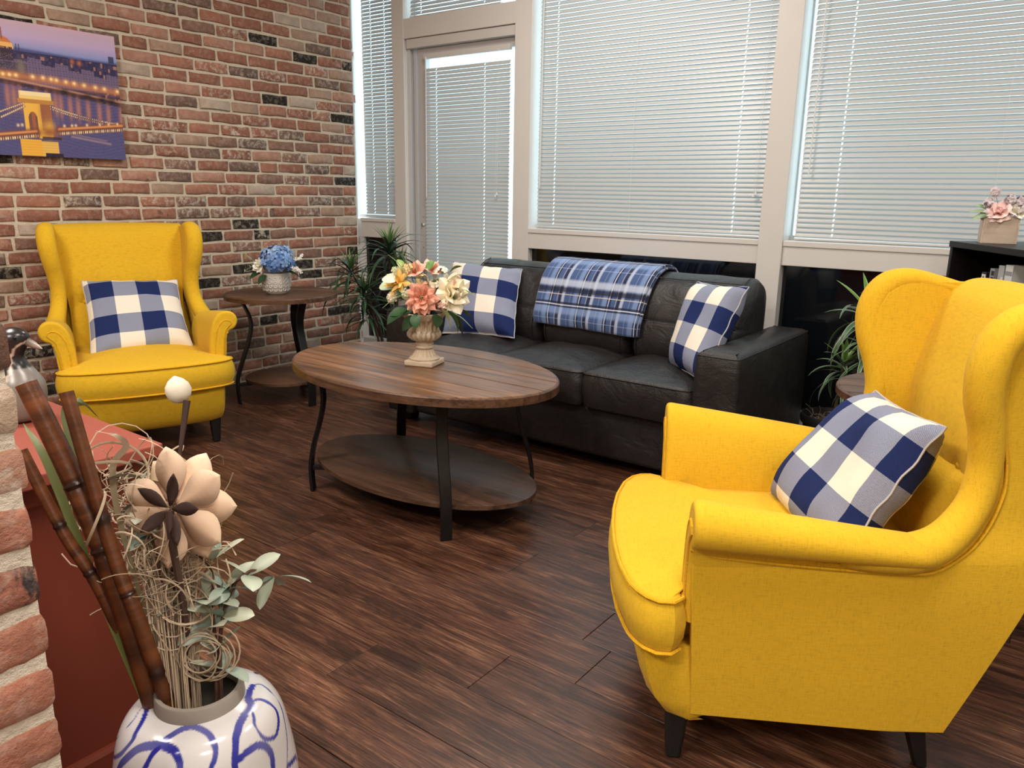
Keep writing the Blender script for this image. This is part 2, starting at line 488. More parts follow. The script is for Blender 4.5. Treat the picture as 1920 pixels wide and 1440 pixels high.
# brick wall on the left, x = 0
wl = struct('wall_left', 'reclaimed red brick wall with pale mortar joints')
MB().box(-.12, YB, 0, -.007, 0, ZC).obj('mortar', 'mortar', wl, False)
def brick_mesh(L, H, rnd, D=.02, seed=None):
    """rough-edged brick, front towards +x, centred on y, z; about 50 triangles"""
    n = 10; base = []
    for (a, b) in ((-1, -1), (-.35, -1), (.35, -1), (1, -1), (1, -.05), (1, 1), (.35, 1), (-.35, 1), (-1, 1), (-1, .05)):
        jx = rnd.uniform(-.0035, .0035); jz = rnd.uniform(-.003, .003)
        k = .985 if abs(a) == 1 and abs(b) == 1 else 1
        base.append((a * L / 2 * k + jx, b * H / 2 * k + jz))
    f = rnd.uniform(-.001, .004)
    m = MB()
    m.rings([[(-D, p, q) for p, q in base], [(f - .005, p, q) for p, q in base],
             [(f + rnd.uniform(-.0012, .0012), p * (1 - .010 / L * 2 * .5), q * (1 - .008 / H)) for p, q in base]], False, False)
    o = len(m.v) - n
    m.v.append((f + .001, 0, 0)); c = len(m.v) - 1
    m.f += [(o + i, o + (i + 1) % n, c) for i in range(n)]
    return m
BL, BH, CR = .196, .0535, .0677
variants = [brick_mesh(BL, BH, random.Random(100 + i)).mesh('brick', M['brick'], True) for i in range(14)]
for me in variants: me.set_sharp_from_angle(angle=.9)
places = []
for k in range(int(ZC / CR)):
    z = (k + .5) * CR + .002
    if z + BH / 2 > ZC: break
    off = (k % 2) * .105 + R.uniform(-.022, .022)
    yy = -.004 - off
    first = True
    if off > .04:
        places.append((-.004 - (off - .01) / 2, z, (off - .01) / BL))
        yy = -.004 - off
    while yy > YB + .3:
        s = R.uniform(.93, 1.04) if R.random() > .08 else R.uniform(.55, .7)
        L = BL * s
        places.append((yy - L / 2, z, s)); yy -= L + .0138
def seen_brick(y, z):
    p = proj((0, y, z))
    if not p or not (-25 < p[0] < 1945 and -15 < p[1] < 1440): return False
    if p[0] < 225 and 50 + p[0] * .13 < p[1] < 285: return False
    if 100 < p[0] < 400 and p[1] > 430: return False
    if p[0] < 330 and p[1] > 760: return False
    return True
places.sort(key=lambda q: (not seen_brick(q[0], q[1]), proj((0, q[0], q[1]))[2] if proj((0, q[0], q[1])) else 99))
far = MB(); far.c = []
fr = []
for i, (yb, z, s) in enumerate(places):
    tilt = R.uniform(-.008, .008)
    if i < 300:
        o = inst(variants[R.randrange(14)], 'brick', wl, Matrix.Translation((R.uniform(-.002, .003), yb, z)) @ Matrix.Rotation(tilt, 4, 'X') @ Matrix.Diagonal((1, s, 1, 1)))
    else:
        b = brick_mesh(BL * s, BH, R); st = len(far.v)
        far.add([(p[0], p[1] + yb, p[2] + z) for p in b.v], b.f); fr += [R.random()] * len(b.v)
far.c = None
fo = far.obj('brick_field', 'brickstuff', wl); fo['kind'] = 'stuff'
at = fo.data.attributes.new('rnd', 'FLOAT', 'POINT'); at.data.foreach_set('value', fr)

# window wall, y = 0 (frames reach 0.13 m outwards)
FD = .13
def trim(n, *boxes, mat='frame', bevel=.003, label=None):
    m = MB()
    for b in boxes: m.box(*b)
    o = m.obj('trim_%d' % n, mat, None, False, bevel); o['kind'] = 'structure'
    if label: o['label'] = label
    return o
trim(1, (.373, 0, 0, .478, FD, ZC), label='painted frame post left of the glazed door')
trim(2, (1.362, 0, 0, 1.482, FD, ZC), label='painted frame post right of the glazed door')
trim(3, (2.874, -.012, 0, 2.992, FD, ZC), label='painted frame post between the two wide windows')
trim(4, (4.62, 0, 0, 4.74, FD, ZC))
trim(5, (.478, .002, 2.128, 1.362, FD, 2.246), label='header beam over the glazed door')
trim(6, (.49, .012, 2.07, 1.362, FD, 2.126), mat='frameshade')
trim(7, (1.482, .002, .874, 2.874, FD, .965), (1.482, -.004, .965, 2.874, FD, .992), label='sill rail under the window behind the sofa')
trim(8, (2.992, .002, .874, 4.62, FD, .965), (2.992, -.004, .965, 4.62, FD, .992), label='sill rail under the window right of the wide post')
trim(9, (.035, .002, .878, .373, FD, .985), (.035, -.006, .985, .373, FD, 1.008), label='sill rail under the narrow window by the brick wall')
trim(10, (-.1, .03, 0, .035, FD, 1.0), (-.014, -.010, 0, .004, .004, ZC))
trim(11, (0, 0, 2.78, XR, FD, ZC))
trim(12, (4.74, 0, 0, XR, FD, ZC), mat='wallpaint')
for n, (a, b) in enumerate(((.035, .373), (1.482, 2.874), (2.992, 4.62)), 1):
    o = MB().box(a, .045, .16, b, .07, .88).obj('trim_%d' % (12 + n), 'spandrel', None, False); o['kind'] = 'structure'; o['label'] = 'glossy black panel below the window sill'
    MB().box(a, -.012, 0, b, .05, .166).obj('baseboard_%s' % ('left', 'back', 'right')[n - 1], 'curb', None, False, .004)['kind'] = 'structure'

def window(n, x0, x1, z0, z1, label):
    w = struct('window_%d' % n, label)
    t = .022
    m = MB(); m.box(x0, .104, z0, x0 + .006, .125, z1).box(x1 - t, .085, z0, x1, .125, z1).box(x0, .085, z0, x1, .125, z0 + t).box(x0, .085, z1 - t, x1, .125, z1)
    m.obj('window_frame', 'alu', w, False)
    MB().box(x0 + .006, .104, z0 + t, x1 - t, .110, z1 - t).obj('pane', 'glass', w, False)
window(1, -.12, .373, 1.008, 2.78, 'narrow window beside the brick wall')
window(2, .478, 1.362, 2.246, 2.78, 'transom window over the glazed door')
window(3, 1.482, 2.874, .992, 2.78, 'wide window behind the sofa')
window(4, 2.992, 4.62, .992, 2.78, 'wide window right of the post')
d = struct('door_1', 'aluminium framed glass door with a blind, left of the sofa')
m = MB(); m.box(.478, .03, 0, .505, FD, 2.07).box(.52, .045, 0, .545, FD, 2.07); m.obj('door_jamb', 'alu', d, False, .002)
m = MB(); m.box(.558, .05, 0.01, .617, .095, 2.068); m.obj('door_stile', 'alu', d, False, .002)
m = MB(); m.box(1.335, .085, 0.01, 1.362, .115, 2.068); m.obj('door_stile', 'alu', d, False, .002)
m = MB(); m.box(.617, .05, 2.015, 1.335, .095, 2.068); m.obj('door_rail', 'alu', d, False, .002)
m = MB(); m.box(.617, .05, .01, 1.335, .095, .25); m.obj('door_rail', 'alu', d, False, .002)
MB().box(.617, .098, .25, 1.335, .104, 2.015).obj('pane', 'glass', d, False)
m = MB(); m.lathe([(.012, 0), (.012, .012), (.009, .016)], 16, cap1=True); m.xf(Matrix.Translation((.588, .05, .98)) @ Matrix.Rotation(PI / 2, 4, 'X')); m.obj('door_lock', 'chrome', d)
for z in (1.03, .83):
    m = MB(); m.lathe([(.004, 0), (.004, .003)], 10, cap1=True); m.xf(Matrix.Translation((.588, .05, z)) @ Matrix.Rotation(PI / 2, 4, 'X')); m.obj('screw', 'chrome', d)

def blind(label, x0, x1, z0, z1, holes, wand=None, cord=None, lift=(), yc=.05, tilt=61.2, topgap=.02, rail='cord'):
    b = thing('window_blind', label, 'blind', (x0, yc, z0))
    L = x1 - x0; pitch = .0228; hw = .0131; t = math.radians(tilt); hole = .0032
    xs = [0.0]
    for h in holes: xs += [h - hole, h + hole]
    xs.append(L)
    prof = []
    for i in range(5):
        s = -1 + i * .5; w = s * hw; bow = .0016 * (1 - s * s)
        prof.append((-w * math.cos(t) - bow * math.sin(t), -w * math.sin(t) + bow * math.cos(t)))
    m = MB(); m.v = [(x, p, q) for x in xs for p, q in prof]
    for i in range(len(xs) - 1):
        for j in range(4):
            if i % 2 == 1 and j in (1, 2): continue
            m.f.append((i * 5 + j, i * 5 + 5 + j, i * 5 + 6 + j, i * 5 + 1 + j))
    me = m.mesh('slat', M['slat'], True)
    n = int((z1 - .03 - topgap - z0) / pitch)
    for k in range(n):
        z = .028 + k * pitch
        jit = R.uniform(-.00012, .00012)
        inst(me, 'slat', b, Matrix.Translation((0, R.uniform(-.0003, .0003), z + jit)) @ Matrix.Rotation(R.uniform(-.006, .006), 4, 'X'))
    MB().box(0, -.013, z1 - z0 - .03, L, .013, z1 - z0).obj('head_rail', rail, b, False, .002)
    m = MB(); m.prism(rrect(-.012, .0, .012, .012, .004, 3), 0, L, 'x'); m.obj('bottom_rail', 'alu', b)
    for h in holes:
        m = MB(); m.tube([(h, 0, .008), (h, 0, z1 - z0 - .02)], .0008, 5)
        m.tube([(h, -.0135, .008), (h, -.0135, z1 - z0 - .02)], .0005, 4)
        m.obj('ladder_cord', 'cord', b)
    for h in lift:
        m = MB(); m.tube([(h, -.015, .008), (h + .003, -.015, z1 - z0 - .02)], .0006, 4); m.obj('ladder_cord', 'cord', b)
    if wand:
        m = MB(); m.tube([(wand[0], -.022, z1 - z0 - .02), (wand[0] - .004, -.024, wand[1] - z0)], .0032, 6); m.obj('tilt_wand', 'cord', b)
    if cord:
        m = MB(); m.tube([(cord[0], -.02, z1 - z0 - .02), (cord[0] - .006, -.022, cord[1] - z0)], .0008, 4)
        m.tube([(cord[0] + .012, -.02, z1 - z0 - .02), (cord[0] + .004, -.022, cord[1] - z0 + .01)], .0008, 4); m.obj('pull_cord', 'cord', b)
        m = MB()
        for dx, dz in ((-.006, -.012), (.005, -.002)): m.lathe([(.001, .018), (.004, .012), (.006, 0), (.002, -.003)], 8, (cord[0] + dx, -.023, cord[1] - z0 + dz))
        m.obj('cord_tassel', 'cord', b)
    return b
blind('narrow white slatted blind in the window beside the brick wall', .045, .370, 1.018, 2.77, (.085, .215), (.03, 1.24), (.262, 1.25))
blind('white slatted blind hanging on the glazed door', .632, 1.312, .24, 2.028, (.10, .49), (.03, 1.16), (.60, 1.18), yc=.03, topgap=.055, rail='frameshade')
blind('short white slatted blind in the transom above the door', .500, 1.225, 2.252, 2.77, (.09, .60))
blind('wide white slatted blind in the window behind the sofa', 1.512, 2.868, .996, 2.77, (.115, 1.20), (.03, 1.22), (1.31, 1.205), (.62,))
blind('wide white slatted blind in the window right of the post', 3.030, 4.60, .996, 2.77, (.17, 1.25), (.045, 1.30), (1.5, 1.2), (.80,))

# low brick wall end next to the camera
wn = struct('wall_near', 'end of a low brick wall at the left edge of the view')
def rough_brick(x0, y0, z0, x1, y1, z1, seed, amp=.004):
    nx, ny, nz = 8, 12, 5; m = MB(); idx = {}
    def P(i, j, k):
        key = (i, j, k)
        if key in idx: return idx[key]
        p = Vector((lerp(x0, x1, i / nx), lerp(y0, y1, j / ny), lerp(z0, z1, k / nz)))
        e = sum((i in (0, nx), j in (0, ny), k in (0, nz)))
        c = Vector(((x0 + x1) / 2, (y0 + y1) / 2, (z0 + z1) / 2))
        if e >= 2:
            q = (c - p); q = Vector((math.copysign(1, q.x) * (i in (0, nx)), math.copysign(1, q.y) * (j in (0, ny)), math.copysign(1, q.z) * (k in (0, nz))))
            p += q * (.0035 if e == 2 else .0055)
        nv = mnoise.noise_vector(p * 28 + Vector((seed, 0, 0))) * amp + mnoise.noise_vector(p * 90 + Vector((0, seed, 0))) * amp * .45
        p += nv; idx[key] = len(m.v); m.v.append(tuple(p)); return idx[key]
    for i in range(nx):
        for j in range(ny):
            m.f += [(P(i, j, 0), P(i, j + 1, 0), P(i + 1, j + 1, 0), P(i + 1, j, 0)), (P(i, j, nz), P(i + 1, j, nz), P(i + 1, j + 1, nz), P(i, j + 1, nz))]
    for i in range(nx):
        for k in range(nz):
            m.f += [(P(i, 0, k), P(i + 1, 0, k), P(i + 1, 0, k + 1), P(i, 0, k + 1)), (P(i, ny, k), P(i, ny, k + 1), P(i + 1, ny, k + 1), P(i + 1, ny, k))]
    for j in range(ny):
        for k in range(nz):
            m.f += [(P(0, j, k), P(0, j, k + 1), P(0, j + 1, k + 1), P(0, j + 1, k)), (P(nx, j, k), P(nx, j + 1, k), P(nx, j + 1, k + 1), P(nx, j, k + 1))]
    return m
WX0, WX1, WY = 3.06, 3.282, -3.468
pal = {}
def nbmat(i, dark, white, base):
    a = NT('near_brick'); geo = a.n('ShaderNodeNewGeometry').outputs['Position']
    n1 = a.noise(geo, 22, 6, .65, .6); n2 = a.noise(geo, 60, 6, .7); n3 = a.noise(geo, 34, 5, .6, .4)
    c = a.mix(n2, tuple(x * .72 for x in base), tuple(min(1, x * 1.3) for x in base))
    c = a.mix(a.math('MULTIPLY', a.ramp(n1, [(.47, (0, 0, 0)), (.57, (1, 1, 1))]), dark), c, (.045, .038, .040))
    c = a.mix(a.math('MULTIPLY', a.ramp(n3, [(.50, (0, 0, 0)), (.66, (1, 1, 1))]), white), c, (.66, .57, .48))
    return a.P(base=c, rough=.92, spec=.2, nrm=a.bump(a.math('ADD', n2, n1), .8, .006))
NB = [nbmat(0, .1, .25, (.40, .17, .115)), nbmat(1, .95, .25, (.32, .13, .09)), nbmat(2, 0, .75, (.46, .25, .18)), nbmat(3, 0, 1.0, (.50, .38, .29)), nbmat(4, .3, .1, (.16, .085, .062))]
order = [0, 0, 2, 0, 1, 0, 0, 0, 0, 0, 1, 0, 2, 3, 4, 0]
nrow = 15; ch = 1.062 / nrow
MB().box(WX0 + .006, -4.6, 0, WX1 - .0048, WY - .007, nrow * ch - .012).obj('mortar', mortarmat('mortar_near', (.78, .70, .58)), wn, False)
for k in range(nrow):
    y1 = WY + R.uniform(-.004, .004); i = 0
    while y1 > -4.5:
        L = .198 if not (i == 0 and k % 2) else .098
        b = rough_brick(WX0, y1 - L, k * ch + .005, WX1 + R.uniform(-.001, .002), y1, k * ch + ch - .0075, k * 3.1 + i * 7.7, .0030)
        mt = NB[order[k] if i == 0 else R.choice([0, 0, 1, 2, 4])]
        b.obj('brick', mt, wn); y1 -= L + .011; i += 1

# low red wall with a ledge beyond it
rw = struct('wall_low', 'low red painted wall with an overhanging ledge')
MB().box(1.7, -4.6, 0, 2.765, -3.10, .686).obj('wall_body', 'redshaded', rw, False)
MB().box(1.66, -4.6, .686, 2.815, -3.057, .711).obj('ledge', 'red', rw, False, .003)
MB().box(1.69, -4.6, .640, 2.778, -3.088, .686).obj('ledge_trim', 'redshaded', rw, False, .002)
m = MB(); m.prism([(2.765, 0), (2.779, 0), (2.779, .082), (2.773, .092), (2.765, .092)], -4.6, -3.10, 'y'); m.obj('skirting', 'redshaded', rw, False)
# ------------------------------------------------------------------ wing armchairs
def make_chair(name, label):
    t = thing(name, label, 'armchair', group='yellow wing armchairs')
    Y = M['yellow']
    # front contour y(z) and rear contour y(z) of a side, metres in chair space (x right, y forward, z up)
    frontU = [(.50, -.03), (.515, -.10), (.53, -.15), (.56, -.184), (.60, -.217), (.63, -.233), (.67, -.241), (.714, -.241), (.76, -.230), (.805, -.214), (.845, -.203),
              (.90, -.200), (.93, -.206), (.965, -.222), (.985, -.25), (.998, -.285)]
    rear = [(.13, -.226), (.16, -.236), (.30, -.285), (.42, -.326), (.6, -.372), (.8, -.415), (1.0, -.452), (1.02, -.455)]
    def ry(z): return curve(rear, z)[0]
    def xo(y, z):
        x = curve([(.13, .312), (.30, .330), (.45, .350), (.53, .356), (.60, .338), (.70, .334), (.80, .342), (.90, .352), (1.0, .354)], z)[0]
        back = max(0, min(1, (-.10 - y) / .36)); x -= back * .060 * (.5 + .5 * min(1, z / .6))
        return x + .004 * math.sin(PI * max(0, min(1, (z - .13) / .4)))
    for sx in (-1, 1):
        # lower block of the side: z .13 - .53
        m = MB()
        zs = [.131, .136, .15, .20, .26, .32, .38, .44, .49, .525]
        def low(u, v, th=0):
            z = lerp(.131, .530, v); yf = curve([(.13, .288), (.2, .292), (.4, .306), (.53, .314)], z)[0]
            y = lerp(yf, ry(z), u); return (sx * (xo(y, z) - th), y, z)
        n1, n2 = 14, 10
        o = [[low(i / n1, j / n2) for i in range(n1 + 1)] for j in range(n2 + 1)]
        q = [[(sx * min(abs(low(i / n1, j / n2)[0]) - .012, .300), low(i / n1, j / n2)[1], low(i / n1, j / n2)[2]) for i in range(n1 + 1)] for j in range(n2 + 1)]
        m.rings([[*row, *reversed(inn)] for row, inn in zip(o, q)])
        # upper block: rear arm corner and wing
        up = []
        for z, yf in frontU:
            yr = min(ry(z), yf - .05)
            r = [(sx * xo(lerp(yf, yr, i / 8), z), lerp(yf, yr, i / 8), z) for i in range(9)]
            xi = curve([(.5, .290), (.572, .287), (.635, .274), (.71, .270), (.785, .275), (.845, .281), (.905, .286), (.955, .288), (1.02, .290)], z)[0]
            w = [(sx * (xi + .002 * (i / 8) - .003 * math.sin(PI * i / 8)), lerp(yf + .014, yr, i / 8), z) for i in range(9)]
            up.append(r + w[::-1])
        m.rings(up)
        m.obj('side_panel', Y, t, True, .010, seg=3)
        # padded roll over the arm and up the wing edge
        path = [(.342, .04, .535), (.344, -.02, .540), (.340, -.095, .545), (.328, -.155, .572), (.310, -.203, .635), (.304, -.216, .71),
                (.311, -.205, .785), (.320, -.188, .845), (.327, -.183, .905), (.329, -.195, .955), (.327, -.224, .988), (.322, -.268, 1.000), (.316, -.33, .990), (.308, -.42, .968)]
        rad = [(.030, .026), (.040, .034), (.044, .038), (.041, .034), (.036, .030), (.034, .029), (.036, .030), (.039, .033), (.041, .035), (.041, .034), (.039, .032), (.035, .026), (.030, .022), (.024, .018)]
        sp = spline([(*p, ) for p in path], 64); k = len(path) - 1
        rs = []
        for i, p in enumerate(sp):
            u = i / 63 * k; a = int(min(u, k - 1)); w = u - a
            ra = lerp(rad[a][0], rad[a + 1][0], w); rb = lerp(rad[a][1], rad[a + 1][1], w)
            tg = (sp[min(i + 1, 63)] - sp[max(i - 1, 0)]).normalized()
            ax = Vector((1, 0, 0)); bx = tg.cross(ax).normalized()
            s = 1.0
            if i == 0: s = .86
            wr = 1 + (.02 * math.sin(i * 2.6) * math.exp(-((i - 48) / 5.0) ** 2))
            rs.append([(sx * (p.x + ax.x * ra * s * wr * math.cos(A)), (p.y + bx.y * rb * s * math.sin(A)), (p.z + bx.z * rb * s * math.sin(A))) for A in (2 * PI * j / 20 for j in range(20))])
        MB().rings(rs).obj('arm_roll', Y, t)
        # pleats where the cover turns over the wing
        # scroll-shaped front of the arm
        poly = [(.272, .36), (.276, .48), (.286, .55), (.303, .597), (.330, .626), (.362, .634), (.392, .624), (.409, .597), (.406, .566), (.390, .546), (.368, .535), (.356, .50), (.346, .45), (.336, .36)]
        poly = [(sx * a, b) for a, b in poly]
        if sx < 0: poly = poly[::-1]
        pz = resample([(p.x, p.y) for p in spline([(a, b, 0) for a, b in poly], 90)], 64)
        rs = []
        for y, d, sc in [(.319, .014, 1), (.3185, .009, 1), (.3165, .005, 1), (.3125, .002, 1), (.306, 0, 1)] + [(lerp(.29, -.09, i / 11), 0, 1) for i in range(12)] + [(-.105, 0, .96), (-.118, 0, .88), (-.128, 0, .74), (-.133, 0, .5)]:
            u = max(0, min(1, (.318 - y) / .418)); k = lerp(1.0, .60, u); r = []
            for a, b in inset(pz, -d):
                z = b if b < .5 else .5 + (b - .5) * k
                x = a * lerp(1, .955, u * u)
                r.append((sx * .335 + (x - sx * .335) * sc, y, .53 + (z - .53) * sc))
            rs.append(r)
        m = MB(); m.rings(rs); m.obj('arm', Y, t)
        ip = resample([(sx * a, b) for a, b in [(.297, .36), (.301, .48), (.311, .54), (.327, .575), (.350, .592), (.372, .588), (.380, .574), (.366, .560), (.350, .545), (.340, .50), (.334, .45), (.330, .36)]], 36)
        MB().prism(ip, .300, .3215, 'y').obj('arm_facing', Y, t, True, .003)
        m = MB(); m.tube([(p[0], .3205, p[1]) for p in ip if p[1] > .40], .0030, 6); m.obj('piping', M['piping'], t)
        # piping along the outside under the roll
        pp = [(.3175, .318, .531), (0, .288, .527), (0, .16, .521), (0, .032, .518), (0, -.07, .518), (0, -.126, .525), (0, -.184, .560), (0, -.222, .606), (0, -.241, .67), (0, -.240, .714), (0, -.228, .765), (0, -.213, .805), (0, -.201, .845), (0, -.198, .90), (0, -.205, .94), (0, -.225, .978), (0, -.27, 1.006)]
        pp = [(sx * (xo(y, z) + .003), y, z) for _, y, z in pp]
        m = MB(); m.tube(spline(pp, 60), .0048, 6); m.tube([(p.x - sx * .001, p.y - .012, p.z - .009) for p in spline(pp, 60)], .0036, 6)
        m.obj('piping', M['piping'], t)
    # backrest: padded front face that rolls over the top
    m = MB()
    seam = [(.36, -.225), (.45, -.245), (.56, -.264), (.645, -.284), (.75, -.288), (.83, -.306), (.93, -.336), (.977, -.360), (1.000, -.392), (1.009, -.425), (1.006, -.452), (.992, -.462)]
    prof = spline([(0, y, z) for z, y in seam], 40)
    rows = []
    for i, p in enumerate(prof):
        z, y = p.z, p.y; hw = curve([(.3, .265), (.6, .262), (.9, .290), (1.02, .300)], z)[0]
        r = []
        for j in range(29):
            s = -1 + j / 14; x = s * hw
            bulge = .020 * (1 - s ** 4) * math.exp(-((z - .53) / .085) ** 2)
            crease = -.013 * math.exp(-((z - .635) / .014) ** 2) * (1 - s ** 8)
            pad = .016 * (1 - abs(s) ** 3) * (1 if z < .98 else max(0, (1.02 - z) / .04))
            btn = sum(-.012 * math.exp(-(((x - b) / .020) ** 2 + ((z - .632) / .02) ** 2)) for b in (-.19, -.064, .064, .19))
            crown = .006 * (1 - s * s) if z > .99 else 0
            r.append((x, y + bulge + crease + pad + btn - .01 * (1 - s * s) * (z > .9) * min(1, (z - .9) / .1), z + crown))
        rows.append(r)
    vs = [p for r in rows for p in r]; fs = [(i * 29 + j, i * 29 + j + 1, (i + 1) * 29 + j + 1, (i + 1) * 29 + j) for i in range(39) for j in range(28)]
    m.add(vs, fs); m.obj('backrest', Y, t)
    m = MB()
    rb = []
    for z in (.131, .2, .3, .42, .6, .8, .95, 1.005):
        hw = xo(ry(z), z) - .012; rb.append([(-hw, ry(z), z), (0, ry(z) - .012, z), (hw, ry(z), z), (hw, ry(z) + .02, z), (-hw, ry(z) + .02, z)])
    m.rings(rb); m.obj('back_panel', Y, t, True, .006)
    for b in (-.19, -.064, .064, .19):
        m = MB(); m.lathe([(.0005, .011), (.006, .0095), (.011, .005), (.0125, 0), (.011, -.004)], 14, cap0=False)
        yb = -.285
        m.xf(Matrix.Translation((b, yb, .634)) @ Matrix.Rotation(-PI / 2 + .1, 4, 'X')); m.obj('button', Y, t)
    # T-shaped seat cushion
    T = [(.272, -.26), (.276, .30), (.300, .325), (.345, .325), (.360, .345), (.358, .375), (.335, .402), (.29, .425), (.2, .445), (.1, .455), (0, .458), (-.1, .455), (-.2, .445), (-.29, .425), (-.335, .402), (-.358, .375), (-.360, .345), (-.345, .325), (-.300, .325), (-.276, .30), (-.272, -.26)]
    T = resample(T, 96)
    m = MB()
    cushion(m, T, [(.292, .012), (.297, .004), (.305, .001), (.33, -.009), (.36, -.012), (.39, -.008), (.412, .000), (.418, .003), (.421, .009)], .034, .421, (0, .06))
    m.obj('seat_cushion', Y, t)
    m = MB()
    for z, dd in ((.4155, -.003), (.300, -.002)):
        q = [(p[0], p[1], z) for p in inset(T, dd) if p[1] > .31]
        m.tube(q, .0042, 6)
    m.obj('piping', M['piping'], t)
    # front rail under the cushion and a hidden deck
    m = MB(); rs = []
    for z, yy, hw in ((.106, .305, .290), (.112, .335, .305), (.125, .358, .312), (.16, .384, .316), (.21, .402, .319), (.26, .412, .321), (.295, .412, .321)):
        pl = [(hw, .292), (hw, yy - .050), (hw - .012, yy - .022), (hw - .05, yy - .006), (hw * .5, yy + .006), (0, yy + .010)]
        pl = pl + [(-a, b) for a, b in pl[-2::-1]]
        rs.append([(a, b, z) for a, b in pl] + [(-hw + .05, .2, z), (hw - .05, .2, z)])
    m.rings(rs); m.obj('front_rail', Y, t)
    MB().box(-.29, -.225, .133, .29, .30, .29).obj('seat_deck', Y, t, False)
    for x, y, w in ((.273, .312, .026), (-.273, .312, .026), (.235, -.205, .022), (-.235, -.205, .022)):
        m = MB(); fy = .012 if y > 0 else -.05
        m.rings([[(x + a * w * s, y + b * w * s + dy, z) for a, b in ((-1, -1), (1, -1), (1, 1), (-1, 1))] for z, s, dy in ((0, .62, .0 if y > 0 else -.015), (.06, .8, 0 if y > 0 else 0), (.14, 1.0, .0 if y > 0 else .02))])
        m.obj('leg', M['blackwood'], t, True, .008, seg=3)
    return t
chA = make_chair('wing_armchair', 'yellow wing armchair against the brick wall, below the canvas print')
chB = copy_tree(chA)
chB['label'] = 'yellow wing armchair seen from its side, in front of the dark bookcase'
def place(o, x, y, deg):
    o.location = (x, y, 0); o.rotation_euler = (0, 0, math.radians(deg - 90))
place(chA, .535, -1.923, -21.6)
place(chB, 3.775, -2.016, 210.1)
def chairpt(ch, p): return ch.matrix_basis @ Vector(p)

# ------------------------------------------------------------------ cushions
def pillow(label, TL, TR, BL, BR, mat, thick=.075, group='blue and cream check cushions', pinch=.055, seed=0):
    TL, TR, BL, BR = map(Vector, (TL, TR, BL, BR)); c = (TL + TR + BL + BR) / 4
    nrm = ((TR - TL) + (BR - BL)).cross((TL - BL) + (TR - BR)).normalized()
    n = 26; rnd = random.Random(seed)
    def pt(u, v, side):
        s, q = 2 * u - 1, 2 * v - 1
        s2 = s * (1 - pinch * (1 - q * q) * abs(s) ** 3); q2 = q * (1 - pinch * (1 - s * s) * abs(q) ** 3)
        uu, vv = (s2 + 1) / 2, (q2 + 1) / 2
        p = (BL * (1 - uu) + BR * uu) * (1 - vv) + (TL * (1 - uu) + TR * uu) * vv
        h = thick * (max(0, (1 - s ** 4) * (1 - q ** 4))) ** .55
        h *= 1 + .10 * math.sin(3.1 * s + 1.7 * q + seed)
        wob = .006 * mnoise.noise(Vector((s * 2.6, q * 2.6, seed * 3 + side)))
        edge = max(abs(s), abs(q)) ** 6
        rip = .004 * edge * (1 - edge * .3) * math.sin(14 * (s if abs(q) > abs(s) else q) + seed)
        return p + nrm * (side * (h + (wob if h > .01 else 0)) + rip)
    o = thing('check_cushion', label, 'cushion', c, group=group)
    m = MB()
    for side in (1, -1):
        vs = []; us = []; fs = []
        for j in range(n + 1):
            for i in range(n + 1):
                vs.append(pt(i / n, j / n, side) - c); us.append((i / n, j / n))
        for j in range(n):
            for i in range(n):
                a = j * (n + 1) + i; f = (a, a + 1, a + n + 2, a + n + 1)
                fs.append(f if side > 0 else f[::-1])
        m.add(vs, fs, None, us)
    cv = m.obj('cover', mat, o)
    m = MB(); ring = []
    for i in range(n): ring.append(pt(i / n, 0, 1))
    for i in range(n): ring.append(pt(1, i / n, 1))
    for i in range(n): ring.append(pt(1 - i / n, 1, 1))
    for i in range(n): ring.append(pt(0, 1 - i / n, 1))
    m.tube([p - c for p in ring], .0028, 5, closed=True); m.obj('seam_edge', M['cushionedge'], o)
    return o
M['cushionedge'] = plain('cushion_edge', (.45, .44, .46), .9)
pillow('blue and cream check cushion on the armchair by the brick wall', *[chairpt(chA, p) for p in ((.200, -.235, .742), (-.238, -.245, .728), (.212, .075, .420), (-.243, .045, .425))],
       checkmat('check_a', 2.1, 2.08, .895, .586), .060, seed=1)
pillow('blue and cream check cushion on the armchair near the bookcase', *[chairpt(chB, p) for p in ((.242, -.190, .722), (-.180, -.190, .752), (.235, .045, .425), (-.19, -.005, .425))],
       checkmat('check_d', 2.2, 2.08, .934, .752), .075, seed=4)
pillow('blue and cream check cushion propped at the left end of the black sofa', (1.333, -.505, .818), (1.805, -.495, .806), (1.459, -.735, .455), (1.915, -.700, .480),
       checkmat('check_b', 1.98, 2.05, .465, .975), .070, seed=2)
pillow('blue and cream check cushion leaning on the right arm of the black sofa', (2.795, -.520, .822), (3.085, -.665, .835), (2.760, -.685, .462), (3.01, -.90, .462),
       checkmat('check_c', 2.0, 2.05, .30, .016), .070, seed=3)

